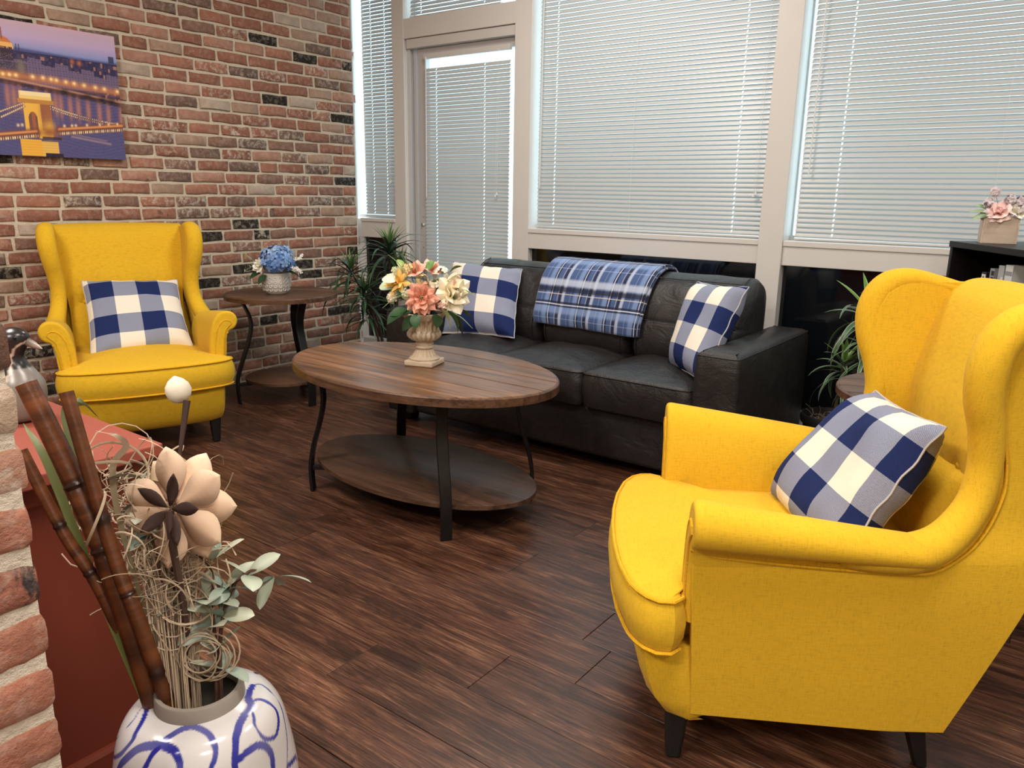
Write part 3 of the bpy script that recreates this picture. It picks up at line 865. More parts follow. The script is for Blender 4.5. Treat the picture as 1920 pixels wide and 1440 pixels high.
# ------------------------------------------------------------------ sofa
sf = thing('sofa', 'black leather three seat sofa under the windows', 'sofa', (2.23, -.53, 0))
SX0, SX1, AW = -.96, .96, .185         # local x of the outer sides; y: front -.44, back .43
Lm = M['leather']
MB().box(SX0 + .02, -.405, .055, SX1 - .02, .42, .285).obj('base', Lm, sf, True, .02, seg=3)
MB().box(SX0 + .25, .36, .10, SX1 - .25, .43, .72).obj('back_frame', Lm, sf, True, .03, seg=3)
for sx in (-1, 1):
    m = MB(); rs = []
    a, b = sx * .96, sx * (.96 - AW); x0, x1 = min(a, b), max(a, b)
    for z, d in ((.055, .006), (.07, 0), (.3, -.004), (.5, -.003), (.575, .001), (.592, .010), (.602, .028)):
        rs.append([(x, y, z + .004 * math.sin(y * 9)) for x, y in inset(rrect(x0, -.445, x1, .43, .022, 4), d)])
    m.rings(rs); m.obj('arm', Lm, sf)
    m = MB(); q = [(x, y, .588) for x, y in inset(rrect(x0, -.445, x1, .43, .022, 4), .004)]
    m.tube(q, .0028, 5, closed=True); m.obj('seam', 'leather', sf)
SW = (SX1 - SX0 - 2 * AW) / 3
for k in range(3):
    x0 = SX0 + AW + k * SW; x1 = x0 + SW; cx = (x0 + x1) / 2
    P = resample(rrect(x0 + .003, -.452, x1 - .003, .10, .035, 6), 84)
    m = MB()
    def wob(px, py, cx=cx, k=k): return .007 * mnoise.noise(Vector((px * 7, py * 9, k * 3.3))) + .003 * math.sin(px * 60 + py * 14) * math.exp(-((py + .40) / .06) ** 2)
    cushion(m, P, [(.283, .015), (.288, .004), (.31, -.004), (.36, -.010), (.40, -.008), (.428, -.002), (.437, .002), (.443, .012), (.447, .022)], .030, .447, (cx, -.15), wob, (.05, .1, .16, .24, .34, .46, .6, .75, .9))
    m.obj('seat_cushion', Lm, sf)
    m = MB(); q = [(x, y, .436) for x, y in inset(P, -.003)]; m.tube(q, .0035, 5, closed=True); m.obj('seam', Lm, sf)
BP = [(-.045, .43), (-.075, .47), (-.085, .53), (-.070, .60), (-.050, .645), (-.030, .70), (.010, .765), (.065, .812), (.13, .832), (.20, .822), (.26, .785), (.285, .72), (.285, .55), (.28, .43)]
BP = [(a + .05, b) for a, b in BP]
def backprof(n=40): return spline([(0, y, z) for y, z in BP], n)
bp = backprof(56); cyz = Vector((0, .16, .62))
for k in range(3):
    x0 = SX0 + AW + k * SW; x1 = x0 + SW
    if k == 0: x0 -= .005
    if k == 2: x1 += .020
    rs = []
    for i in range(29):
        s = -1 + i / 14.0; x = lerp(x0, x1, (s + 1) / 2)
        e = 1 - .34 * max(0, (abs(s) - .86) / .14) ** 2.2
        if abs(s) > .985: e -= .10
        r = []
        for j, p in enumerate(bp):
            q = cyz + (p - cyz) * e
            puff = .012 * (1 - s ** 4)
            tt = j / 55
            d = (p - cyz).normalized()
            w = mnoise.noise(Vector((x * 8, p.z * 8, p.y * 8 + k))) * .006 + .0022 * math.sin(x * 46 + p.z * 20 + k) * math.exp(-((p.z - .76) / .08) ** 2)
            seamd = -.009 * math.exp(-((p.z - .628) / .006) ** 2) * (p.y < 0)
            r.append((x, q.y + d.y * (puff + w) + (0 if p.y > 0 else -seamd), q.z + d.z * (puff * .4 + w * .6)))
        rs.append(r)
    m = MB(); m.rings(rs); m.obj('back_cushion', Lm, sf)
    m = MB(); arr = [(lerp(x0 + .02, x1 - .02, i / 20), -.024, .628) for i in range(21)]; m.tube(arr, .0022, 5); m.obj('seam', M['seam'], sf)
    m = MB()
    for s in (-.84, .84):
        x = lerp(x0, x1, (s + 1) / 2)
        m.tube([(x, p.y - .012 * (p.y < .15), p.z + .008 * (p.z > .75)) for p in bp[3:34]], .0028, 5)
    m.tube([(lerp(x0 + .05, x1 - .05, i / 16), .095, .816) for i in range(17)], .0028, 5)
    m.obj('seam', Lm, sf)
for x, y in ((-.90, -.33), (.90, -.33), (-.90, .34), (.90, .34)):
    m = MB(); m.box(x - .035, y - .035, 0, x + .035, y + .035, .056); m.obj('foot', M['blackwood'], sf, False, .004)

# plaid throw over the sofa back
th = thing('plaid_throw', 'folded blue plaid throw draped over the sofa back', 'blanket', (2.225, -.53, 0))
tp = [(-.100, .556), (-.102, .60), (-.082, .650), (-.058, .705), (-.015, .778), (.052, .832), (.125, .854), (.20, .845), (.268, .80), (.302, .72), (.305, .60)]
tps = spline([(0, y + .048, z) for y, z in tp], 46)
for layer, (off, e0, e1, cut) in enumerate(((.0, .0, .012, 0), (.012, .004, .0, 1))):
    m = MB(); NX = 44
    vs = []; us = []
    for j, p in enumerate(tps):
        v = j / 45
        nn = Vector((0, tps[min(j + 1, 45)].z - tps[max(j - 1, 0)].z, -(tps[min(j + 1, 45)].y - tps[max(j - 1, 0)].y))).normalized() * -1
        for i in range(NX + 1):
            u = i / NX
            x = lerp(lerp(-.265, -.290, min(1, v * 1.7)) + e0, lerp(.318, .335, min(1, v * 1.7)) + e1, u)
            w = .010 * mnoise.noise(Vector((u * 5, v * 6, 4.0))) + .008 * math.sin(u * 9 + 1.0) * max(0, .35 - v) * 1.6
            dz = -.012 * (u - .3) * (v < .12) * (1 - v / .12)
            q = p + nn * (off + w * (.3 + max(0, .6 - v)))
            vs.append((x, q.y, q.z + dz)); us.append((u * (.62 / .62), v))
    fs = [(j * (NX + 1) + i, j * (NX + 1) + i + 1, (j + 1) * (NX + 1) + i + 1, (j + 1) * (NX + 1) + i) for j in range(45) for i in range(NX)]
    m.add(vs, fs, None, us)
    m.obj('fold_layer', M.setdefault('plaid', plaidmat('plaid')), th, True, solid=.009)

# ------------------------------------------------------------------ tables
def clip_poly(poly, y0, y1):
    def half(P, f):
        out = []
        for i in range(len(P)):
            a, b = P[i], P[(i + 1) % len(P)]; fa, fb = f(a), f(b)
            if fa >= 0: out.append(a)
            if (fa >= 0) != (fb >= 0):
                t = fa / (fa - fb); out.append((lerp(a[0], b[0], t), lerp(a[1], b[1], t)))
        return out
    return half(half(poly, lambda p: p[1] - y0), lambda p: y1 - p[1])
def table(name, label, x, y, rz, a, b, zt, th, a2, b2, zs, legs, prof, bw, nplank, group=None, lw=.042, top='tablewood'):
    t = thing(name, label, 'table', (x, y, 0), math.radians(rz), group)
    ell = [(a * math.cos(2 * PI * i / 120), b * math.sin(2 * PI * i / 120)) for i in range(120)]
    pw = 2 * b / nplank
    for k in range(nplank):
        y0, y1 = -b + k * pw + .0020, -b + (k + 1) * pw - .0020
        P = clip_poly([(p * (a - .007) / a, q * (b - .007) / b) for p, q in ell], y0, y1)
        if len(P) < 3: continue
        m = MB()
        Pi = inset(P, .0022)
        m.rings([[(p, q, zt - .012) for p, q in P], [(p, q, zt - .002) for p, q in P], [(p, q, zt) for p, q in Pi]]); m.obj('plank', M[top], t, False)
    m = MB(); m.rings([[(p, q, zt - th) for p, q in ell], [(p, q, zt - .006) for p, q in ell], [(p, q, zt - .0022) for p, q in inset(ell, .0035)]]); m.obj('rim', M['tablewood2'], t)  # darker wood on the rim: shade on the coffee table's edge put into colour
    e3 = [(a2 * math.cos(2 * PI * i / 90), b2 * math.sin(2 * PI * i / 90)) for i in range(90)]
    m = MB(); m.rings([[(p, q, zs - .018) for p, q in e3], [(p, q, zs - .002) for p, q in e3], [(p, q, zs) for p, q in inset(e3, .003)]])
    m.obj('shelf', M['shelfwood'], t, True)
    for ang, R0 in legs:
        A = math.radians(ang); dx, dy = math.cos(A), math.sin(A)
        pts = spline([((R0 + o) * dx, (R0 + o) * dy, z) for o, z in prof], 30)
        m = MB(); m.bar(pts, lw, .013, (-dy, dx, 0)); m.obj('leg', M['iron'], t, True, .003)
        m = MB(); m.bar([((R0 - .10) * dx, (R0 - .10) * dy, zs - .026), ((R0 - .004) * dx, (R0 - .004) * dy, zs - .026)], .022, .014, (-dy, dx, 0)); m.obj('bracket', M['iron'], t, False)
        m = MB(); m.bar([((R0 + prof[-1][0] - .04) * dx, (R0 + prof[-1][0] - .04) * dy, zt - th - .003), ((R0 + prof[-1][0] + .02) * dx, (R0 + prof[-1][0] + .02) * dy, zt - th - .003)], .05, .006, (-dy, dx, 0)); m.obj('plate', M['iron'], t, False)
    return t
cang = math.degrees(math.atan2(.249, .37)); cr0 = math.hypot(.37, .249)
table('oval_coffee_table', 'oval wooden coffee table with curved black iron legs', 2.167, -1.657, -1.2, .608, .391, .537, .034, .537, .298, .125,
      [(s, cr0) for s in (cang, 180 - cang, 180 + cang, 360 - cang)], [(0, 0), (.004, .06), (.003, .12), (-.012, .20), (-.036, .28), (-.055, .36), (-.058, .42), (-.048, .503)], .042, 6)
ep = [(0, 0), (.005, .08), (.002, .15), (-.028, .24), (-.066, .34), (-.090, .43), (-.084, .50), (-.045, .59)]
table('round_end_table', 'round wooden end table by the brick wall holding the blue flowers', .50, -1.046, 32, .313, .313, .62, .028, .225, .225, .135,
      [(a - 32, .275) for a in (-107, -7, 122)], ep, .04, 6, 'round end tables', .045, 'tablewood2')
table('round_end_table', 'round wooden end table half hidden behind the armchair and its cushion', 3.885, -1.085, 20, .305, .305, .605, .028, .225, .225, .135,
      [(a, .27) for a in (95, 215, 335)], [(o, z * .975) for o, z in ep], .04, 6, 'round end tables', .045, 'tablewood2')
# ------------------------------------------------------------------ canvas print on the brick wall
import numpy as np
cp = thing('canvas_print', 'canvas print of a lit stone bridge over a river at dusk', 'picture', (.004, -2.0885, 1.332))
MB().box(.002, -.4565, 0, .0325, .4565, .603).obj('stretcher', 'canvas', cp, False, .002)
def paint(U, V):
    rs = np.random.RandomState(5); h, w = U.shape
    C = np.zeros((h, w, 3))
    def put(mask, col, a=1.0):
        k = (np.clip(mask, 0, 1) * a)[..., None]; C[:] = C * (1 - k) + np.array(col) * k
    def band(v, lo, hi, s=.006): return 1 / (1 + np.exp(-(v - lo) / s)) * (1 / (1 + np.exp((v - hi) / s)))
    def blob(u, v, r, ry=None): return np.exp(-(((U - u) / r) ** 2 + ((V - v) / (ry or r)) ** 2))
    def seg(u0, v0, u1, v1, wd):
        d = np.array([u1 - u0, (v1 - v0) * .66]); L = d @ d
        t = np.clip(((U - u0) * d[0] + (V - v0) * .66 * d[1]) / L, 0, 1)
        return np.exp(-((np.hypot(U - u0 - t * d[0], (V - v0) * .66 - t * d[1])) / wd) ** 4)
    def box(u0, v0, u1, v1): return ((U > u0) & (U < u1) & (V > v0) & (V < v1)).astype(float)
    gr = rs.rand(h, w); bl = rs.rand(h // 5 + 1, w // 3 + 1).repeat(5, 0).repeat(3, 1)[:h, :w]
    t = np.clip((V - .78) / .22, 0, 1)[..., None]
    C[:] = np.array([.24, .30, .62]) * (1 - t) + np.array([.62, .42, .52]) * t
    C[:] += (np.clip(1 - abs(V - .89) / .08, 0, 1) * .10)[..., None] * np.array([1, .35, .5])
    put(band(V, .765, .80 + .012 * np.sin(U * 5), .004), (.075, .085, .24))
    hz = .795 - .012 * (U - .4)
    put(V < hz - .012, (.035, .028, .085)); put((V < hz - .02) * (bl > .62), (.075, .05, .12), .8); put((V < hz - .02) * (bl > .93), (.45, .22, .16), .8)
    top = .735 - .075 * np.clip((U - .5) / .5, 0, 1)
    blk = (V < top + .018 * np.sign(np.sin(U * 47))) & (V > .54)
    put(blk, (.17, .125, .22)); put(blk & (np.sin(U * 420) > .2) & (np.sin(V * 330) > .1), (.085, .06, .14), .8)
    put(box(0, .57, .53, .70) * (gr > .25), (.045, .035, .05), .85); put(blob(.50, .66, .022, .06), (.24, .20, .17), .8)
    base = .605 - .055 * np.clip((U - .42) / .58, 0, 1)
    put(np.exp(-((V - base) / .028) ** 2), (.62, .22, .06), .7)
    road = .565 - .10 * np.clip((U - .39) / .61, 0, 1) ** 1.05
    river = V < road - .03
    C[river] = (.085, .075, .19)
    sh = (np.sin(V * 240 + 6 * np.sin(U * 17)) * .5 + .5) * river
    put(sh, (.17, .14, .30), .3); put(river * (V < .3) * (gr > .4), (.085, .10, .27), .35)
    put(np.exp(-((V - road + .012) / .016) ** 4), (.065, .030, .040)); put(np.exp(-((V - road - .012) / .007) ** 2), (.72, .34, .16), .75)
    for u in (.41, .44, .47, .55, .60, .64, .666, .714, .756, .808, .868, .917, .988):
        v = np.interp(u, [.4, .6, 1], [.60, .605, .56])
        put(blob(u, v, .012, .017), (1.0, .55, .18)); put(blob(u, v, .005, .008), (1, .88, .55))
        rv = np.interp(u, [.39, .66, 1], [.535, .49, .435])
        put(np.exp(-((U - u - .01 + .02 * (rv - V)) / .012) ** 2) * band(V, rv - .17, rv - .01, .02), (.62, .25, .13), .65)
    for u in (.70, .82, .90, .95): put(blob(u, np.interp(u, [.7, 1], [.515, .465]), .026, .022), (.015, .013, .02), .95)
    put(blob(.758, .755, .010, .018), (.55, .16, .06), .9); put(blob(.795, .75, .010, .018), (.6, .18, .06), .9); put(box(.955, .78, .985, .835), (.03, .035, .09), .9)
    dm = ((U - .425) / .05) ** 2 + ((V - .79) / .085) ** 2 < 1
    put(dm & (V > .79), (.60, .20, .06)); put(dm & (V > .79) & (V < .835), (.95, .55, .18), .8); put(seg(.425, .86, .425, .935, .004), (.28, .10, .08)); put(box(.34, .70, .47, .80) * (gr > .2), (.055, .035, .05)); put(box(.375, .73, .408, .80), (.9, .5, .14), .8)
    for u in (.487, .500): put(seg(u, .76, u, .83, .003), (.04, .03, .09))
    put(box(.45, .0, .555, .13), (.86, .45, .06)); put(box(.555, .0, .64, .12), (.80, .50, .12)); put(box(.45, .0, .64, .13) * (np.sin(V * 300) > .6), (.62, .28, .03), .35); put(box(.57, -.01, .66, .03), (.03, .02, .04))
    put(box(.486, .14, .62, .42), (.88, .50, .08)); put(box(.57, .20, .622, .40), (.36, .13, .06)); put(blob(.60, .22, .03, .05), (.95, .55, .10), .9); put(blob(.58, .33, .02, .08), (.30, .12, .06), .6)
    a = (((U - .527) / .023) ** 2 + ((V - .27) / .07) ** 2 < 1) | ((abs(U - .527) < .023) & (V < .27) & (V > .14)); put(a, (.20, .085, .07)); put(a & (abs(U - .53) < .008), (.45, .14, .06), .7)
    put(box(.472, .425, .63, .49), (.92, .64, .22)); put(box(.462, .405, .638, .435), (.55, .25, .06)); put(box(.48, .46, .625, .49), (1, .86, .50), .7)
    def chain(pts, wd=.006):
        for (p, q) in zip(pts, pts[1:]):
            put(seg(*p, *q, wd), (.16, .075, .07)); s = seg(*p, *q, wd * .6) * (np.sin(U * 620) > 0); put(s, (.95, .74, .52))
    chain([(.62, .392), (.69, .362), (.76, .338), (.83, .318), (.90, .303), (1.0, .290)]); chain([(.62, .372), (.76, .318), (.90, .284), (1.0, .276)], .004)
    chain([(.49, .375), (.42, .318), (.36, .270), (.25, .215), (.1, .2)]); chain([(.49, .40), (.40, .34), (.30, .27), (.1, .23)], .005)
    for i in range(16):
        u = .64 + i * .023; put(seg(u, np.interp(u, [.62, 1], [.37, .28]), u, .23, .0018), (.10, .07, .16), .7)
    for i in range(8):
        u = .36 + i * .016; put(seg(u, .27, u, .16, .0018), (.10, .07, .16), .7)
    for (p, q) in (((.0, .04), (.535, .158)), ((.65, .185), (1.0, .25))):
        put(seg(p[0], p[1] + .025, q[0], q[1] + .025, .022), (.20, .07, .045)); put(seg(p[0], p[1] + .035, q[0], q[1] + .035, .006), (.85, .36, .14), .8)
        s = seg(*p, *q, .007); put(s, (.12, .05, .05)); put(s * (np.sin(U * 560) > 0), (.95, .72, .48))
    put(blob(.60, .19, .05, .045), (.30, .085, .04), .9); put(box(.56, .135, .66, .155), (.05, .03, .04), .9)
    for u in (.45, .47, .68, .72, .74, .80, .87, .92, .97): put(blob(u, np.interp(u, [.35, .55, .66, 1], [.21, .25, .245, .30]), .006, .010), (1, .70, .42))
    put(seg(.714, .168, .92, .125, .006), (.42, .28, .30), .6); put(seg(.73, .185, .90, .15, .004), (.36, .24, .30), .5)
    C += (gr[..., None] - .5) * .02
    return np.clip(C, 0, 1)
nu, nv = 300, 190
U, V = np.meshgrid(np.linspace(0, 1, nu + 1), np.linspace(0, 1, nv + 1))
CC = paint(U, V).reshape(-1, 3)
m = MB(); idx = [0]
m.v = [(.033, -.4565 + .913 * u, .603 * v) for u, v in zip(U.ravel(), V.ravel())]
m.f = [(j * (nu + 1) + i, j * (nu + 1) + i + 1, (j + 1) * (nu + 1) + i + 1, (j + 1) * (nu + 1) + i) for j in range(nv) for i in range(nu)]
m.c = [tuple(c) for c in CC]
m.obj('printed_face', 'print', cp, False)

# ------------------------------------------------------------------ leaves and flowers
def leaf_mb(L, Wd, droop, fold=.2, cols=((.02, .05, .02), (.03, .09, .03)), tip=.5, n=8, edge=None, base=.3, curl=0, pw=.8):
    """blade along +x that arches down; midrib fold; edge colour optional"""
    m = MB(); vs = []; cs = []
    ks = (-1, -.62, 0, .62, 1) if edge else (-1, 0, 1)
    x = z = 0; a = 0
    for i in range(n + 1):
        t = i / n
        w = Wd / 2 * (math.sin(PI * min(1, max(0.02, t)) ** tip) ** pw * (1 - base * (1 - t) ** 3) if True else 1)
        w = max(w, .0006)
        for k in ks:
            vs.append((x - math.sin(a) * 0, k * w, z + abs(k) * w * fold * 2))
            c = [lerp(p, q, t) for p, q in zip(cols[0], cols[1])]
            if edge and abs(k) > .9: c = list(edge)
            if not edge and k == 0: c = [q * 1.25 for q in c]
            cs.append(tuple(c))
        a = droop * (t + .5 / n) ** 1.3 * 1.6 + curl * t * t
        x += math.cos(a) * L / n; z -= math.sin(a) * L / n
    K = len(ks)
    fs = [(i * K + j, i * K + j + 1, (i + 1) * K + j + 1, (i + 1) * K + j) for i in range(n) for j in range(K - 1)]
    return m.add(vs, fs, cs)
def rot(az, el, roll=0):
    return Matrix.Rotation(az, 4, 'Z') @ Matrix.Rotation(-el, 4, 'Y') @ Matrix.Rotation(roll, 4, 'X')
def jit(c, k, rnd=R): f = 1 + rnd.uniform(-k, k); return tuple(max(0, min(1, x * f)) for x in c)
def add_leaf(mb, mat, *a, **k):
    l = leaf_mb(*a, **k); mb.add([tuple(mat @ Vector(p)) for p in l.v], l.f, l.c)
def flower(mb, centre, axis, rings, colA, colB, heart=None, hr=.006, seed=0):
    """rings: (count, length, width, elevation deg, droop); colA at base, colB at the tip"""
    rnd = random.Random(seed); ax = Vector(axis).normalized()
    B = Matrix.Translation(centre) @ ax.to_track_quat('Z', 'Y').to_matrix().to_4x4()
    for ri, (n, L, Wd, el, dr) in enumerate(rings):
        for i in range(n):
            az = 2 * PI * (i + .5 * (ri % 2)) / n + rnd.uniform(-.12, .12)
            mt = B @ Matrix.Rotation(az, 4, 'Z') @ Matrix.Translation((hr * .5, 0, 0)) @ Matrix.Rotation(-math.radians(el + rnd.uniform(-6, 6)), 4, 'Y')
            f = rnd.uniform(.92, 1.06)
            add_leaf(mb, mt, L * f, Wd * f, dr, -.22, (jit(colA, .08, rnd), jit(colB, .08, rnd)), .75, 5, None, .45)
    if heart:
        s = len(mb.v)
        for i in range(16):
            a = i * 2.4; r = hr * math.sqrt(i / 16)
            p = B @ Vector((r * math.cos(a), r * math.sin(a), hr * .5 + rnd.uniform(0, .004)))
            q = B @ Vector((r * 1.1 * math.cos(a), r * 1.1 * math.sin(a), hr * 1.4))
            mb.tube([p, q], .0014, 4, cols=[heart, heart])
def blossom(mb, p, nrm, r, col, n=4, seed=0):
    rnd = random.Random(seed); B = Matrix.Translation(p) @ Vector(nrm).normalized().to_track_quat('Z', 'Y').to_matrix().to_4x4() @ Matrix.Rotation(rnd.uniform(0, 6), 4, 'Z')
    for i in range(n):
        a = 2 * PI * i / n
        pts = [(0, 0, 0), (r * .55, -r * .42, r * .18), (r, -r * .22, r * .05), (r, r * .22, r * .05), (r * .55, r * .42, r * .18)]
        mb.add([tuple(B @ Matrix.Rotation(a, 4, 'Z') @ Vector(q)) for q in pts], [(0, 1, 2, 3, 4)], [jit(c, .1, rnd) for c in [tuple(x * .8 for x in col)] + [col] * 4])

# ---- urn with flowers on the coffee table
UX, UY, UZ = 2.165, -1.625, .537
ur = thing('urn_arrangement', 'carved stone-coloured urn of peach, yellow and cream artificial flowers on the coffee table', 'flower arrangement', (UX, UY, UZ), math.radians(2))
def stone():
    a = NT('antique_stone'); n = a.noise(a.co(), 60, 5, .6)
    c = a.mix(n, (.42, .32, .22), (.64, .53, .40))
    return a.P(base=c, rough=.7, spec=.25, nrm=a.bump(n, .3, .002))
M['stone'] = stone()
MB().box(-.060, -.060, 0, .060, .060, .022).obj('plinth', 'stone', ur, True, .006, seg=3).rotation_euler = (0, 0, math.radians(15))
pr = [(.058, .020), (.060, .027), (.056, .031), (.050, .034), (.040, .046), (.033, .060), (.030, .066), (.038, .069), (.038, .074), (.034, .077), (.036, .081), (.036, .086), (.031, .089), (.030, .093),
      (.042, .097), (.056, .106), (.063, .116), (.064, .124), (.059, .132), (.055, .137), (.053, .145), (.0535, .158), (.058, .170), (.068, .180), (.074, .184), (.076, .189), (.084, .198), (.086, .204), (.083, .208), (.072, .204), (.066, .185)]
def flutes(a, z):
    if .034 < z < .062: return 1 + .07 * math.cos(18 * a)
    if .095 < z < .135: return 1 + .16 * abs(math.sin(9 * a)) - .09
    if .136 < z < .172: return 1 + .09 * math.cos(18 * a)
    if .188 < z < .206: return 1 + .025 * math.cos(24 * a)
    return 1
MB().lathe(pr, 144, rmod=flutes, cap1=True).obj('urn', 'stone', ur)
cam_dir = Vector((.80, -.60, .1)).normalized(); rt = Vector((.798, .602, 0)); upv = Vector((0, 0, 1)); fw = Vector((.60, -.80, 0))
def up_(a, b, c): return rt * a + upv * b + fw * c      # right, up, towards the seat side
m = MB(); flower(m, up_(-.002, .272, .085), up_(.02, .25, 1), [(5, .046, .030, 70, .1), (8, .055, .034, 45, .25), (9, .064, .040, 22, .35), (9, .066, .040, -2, .3)], (.62, .23, .14), (.70, .34, .25), (.80, .60, .30), .012, 3)
m.obj('dahlia', 'petal', ur)
m = MB(); flower(m, up_(.112, .285, .045), up_(.55, .3, .8), [(4, .044, .040, 84, -.5), (5, .056, .052, 70, -.3), (6, .068, .060, 50, .1), (7, .078, .064, 26, .35)], (.84, .72, .46), (.86, .80, .66), None, .010, 4)
m.obj('rose', 'petal', ur)
m = MB(); flower(m, up_(-.092, .325, .04), up_(-.5, .45, .75), [(4, .040, .024, 75, .0), (6, .052, .028, 45, .3), (7, .056, .028, 15, .4)], (.72, .40, .07), (.80, .58, .20), (.75, .45, .05), .008, 5)
m.obj('yellow_bloom', 'petal', ur)
for k, (p, ax) in enumerate(((up_(-.030, .362, .02), up_(-.2, .8, .5)), (up_(.030, .368, .0), up_(.3, .9, .4)))):
    m = MB(); flower(m, p, ax, [(4, .038, .034, 72, .0), (6, .050, .042, 38, .4)], (.66, .26, .16), (.76, .46, .36), None, .008, 6 + k); m.obj('peach_bloom', 'petal', ur)
m = MB()
for i in range(26):
    d = Vector((R.gauss(0, 1), R.gauss(0, 1), R.gauss(0, 1))).normalized(); p = up_(.068, .352, .01) + d * .030; blossom(m, p, d, .013, (.82, .78, .68), 5, i)
m.obj('white_blossom_cluster', 'petal', ur)
m = MB()
for i in range(34):
    a = R.uniform(-.5, 1.0); p = up_(R.uniform(.01, .10), R.uniform(.27, .335), R.uniform(.03, .07)); m.tube([up_(.03, .22, .02), p], .001, 4, cols=[(.10, .14, .04), (.18, .10, .07)])
    m.lathe([(.0005, -.004), (.0035, 0), (.0005, .005)], 5, tuple(p), cols=[(.35, .20, .20), (.45, .30, .28), (.5, .36, .32)])
m.obj('berry_spray', 'petal', ur)
for k in range(8):
    m = MB()
    for i in range(16):
        d = Vector((R.gauss(0, 1), R.gauss(0, 1), R.gauss(0, 1))).normalized(); p = up_((-.115, -.055, .125, -.055, .045, .0, .075, -.10)[k], (.265, .375, .33, .285, .315, .335, .245, .36)[k], (.03, .03, .03, .07, .06, .05, .07, .0)[k]) + d * .02; blossom(m, p, d, .013, ((.80, .72, .52), (.78, .62, .30), (.74, .46, .36), (.62, .66, .42))[k % 4], 4, 90 + i)
    m.obj('cream_blossom_cluster', 'petal', ur)
urnleaf = [((-.062, .222, .055), 205, -18, .095, .060, (.020, .055, .022)), ((-.05, .215, .06), 190, 4, .085, .05, (.03, .08, .03)), ((-.118, .300, .04), 150, 30, .062, .066, (.42, .50, .36)), ((.085, .215, .06), -25, -20, .085, .062, (.24, .29, .10)),
           ((.115, .205, .03), -20, -50, .105, .06, (.016, .045, .018)), ((.10, .225, .03), 8, -8, .11, .05, (.05, .12, .04)), ((.05, .21, .075), -70, -40, .06, .05, (.02, .05, .02)), ((-.04, .205, .08), 240, -48, .07, .045, (.02, .05, .02)),
           ((.03, .30, .06), 60, 40, .05, .035, (.30, .38, .16)), ((-.09, .22, .05), 195, -30, .07, .03, (.22, .28, .16)), ((.0, .24, -.05), 100, 20, .10, .05, (.02, .06, .02)), ((.07, .25, -.06), 60, 30, .10, .05, (.02, .06, .02)), ((-.08, .25, -.05), 140, 25, .10, .05, (.02, .06, .02)), ((.06, .305, .05), 30, 35, .06, .03, (.20, .30, .08)), ((.085, .27, .055), 350, 10, .05, .04, (.06, .13, .05)), ((.075, .225, .095), -35, -35, .085, .062, (.30, .34, .13)), ((.095, .225, .085), -15, -45, .10, .06, (.02, .06, .02)), ((-.10, .33, .075), 165, 25, .06, .06, (.46, .53, .40)), ((-.02, .215, .10), 260, -55, .06, .045, (.03, .08, .03)), ((.02, .37, .04), 70, 55, .06, .04, (.10, .20, .06)), ((-.075, .37, .03), 120, 50, .07, .03, (.20, .28, .08)), ((.10, .36, .03), 40, 40, .06, .035, (.16, .26, .07))]
for (a, b, c), az, el, L, Wd, col in urnleaf:
    l = leaf_mb(L, Wd, .5, .12, (col, tuple(min(1, q * 1.25) for q in col)), .8, 7)
    o = l.obj('leaf', 'leafv', ur, True); o.matrix_local = Matrix.Translation(up_(a, b, c)) @ rot(math.radians(az + 37), math.radians(el), R.uniform(-.5, .5) - .5)
m = MB()
for (a0, b0), (a1, b1) in (((-.05, .34), (-.125, .43)), ((-.04, .36), (-.075, .435)), ((-.02, .37), (-.03, .415)), ((.10, .215), (.19, .155)), ((.13, .30), (.205, .275)), ((.14, .26), (.20, .29)), ((-.06, .28), (-.15, .23)), ((.09, .33), (.17, .36))):
    p, q = up_(a0, b0, .05), up_(a1, b1, .07); mid = (p + q) / 2 + Vector((0, 0, .012))
    m = MB(); m.tube(spline([p, mid, q], 8), [.0022, .002, .0019, .0018, .0016, .0013, .001, .0005], 5, cols=[(.35, .42, .20)] * 8); m.obj('grass_blade', 'leafv', ur)
pass
for i in range(22):
    a = i * 2.4; t = (i + .5) / 22; el = lerp(8, 62, t); col = [(.045, .11, .04), (.20, .28, .10), (.42, .46, .26), (.03, .07, .03)][i % 4]
    o = leaf_mb(R.uniform(.06, .085), R.uniform(.03, .045), .5, .12, (col, tuple(min(1, q * 1.3) for q in col)), .8, 6).obj('leaf', 'leafv', ur)
    o.matrix_local = Matrix.Translation(Vector((.035 * math.cos(a), .035 * math.sin(a), .225 + .07 * t))) @ rot(a, math.radians(el), R.uniform(-.5, .5))
MB().lathe([(.066, .19), (.05, .205), (.02, .225), (.0, .23)], 24, cap0=False).obj('moss', plain('dark_moss', (.015, .022, .012), .9), ur)

# ---- hydrangeas in the embossed pot on the end table
hp = thing('hydrangea_pot', 'embossed white pot of blue hydrangeas on the round table by the brick wall', 'flower arrangement', (.52, -1.09, .62))
M['potwhite'] = plain('whitewashed_pot', (.52, .48, .44), .7, noise=.22, nscale=50, bump=.4)
MB().lathe([(.050, 0), (.054, .002), (.068, .02), (.078, .05), (.080, .075), (.076, .10), (.073, .118), (.067, .118), (.066, .105), (.0, .10)], 64).obj('pot', 'potwhite', hp)
m = MB()
for j, z in enumerate((.028, .048, .069, .090)):
    n = 18
    for i in range(n):
        a = 2 * PI * (i + .5 * 0) / n; rr = curve([(.02, .068), (.05, .078), (.075, .080), (.10, .076)], z)[0] + .001
        c = Vector((rr * math.cos(a), rr * math.sin(a), z)); t1 = Vector((-math.sin(a), math.cos(a), 0)); t2 = Vector((0, 0, 1))
        m.tube([c + t1 * .0085 * math.cos(b) + t2 * .0075 * math.sin(b) for b in (2 * PI * q / 10 for q in range(10))], .0022, 4, closed=True)
m.obj('relief', plain('relief_white', (.66, .63, .60), .7), hp)
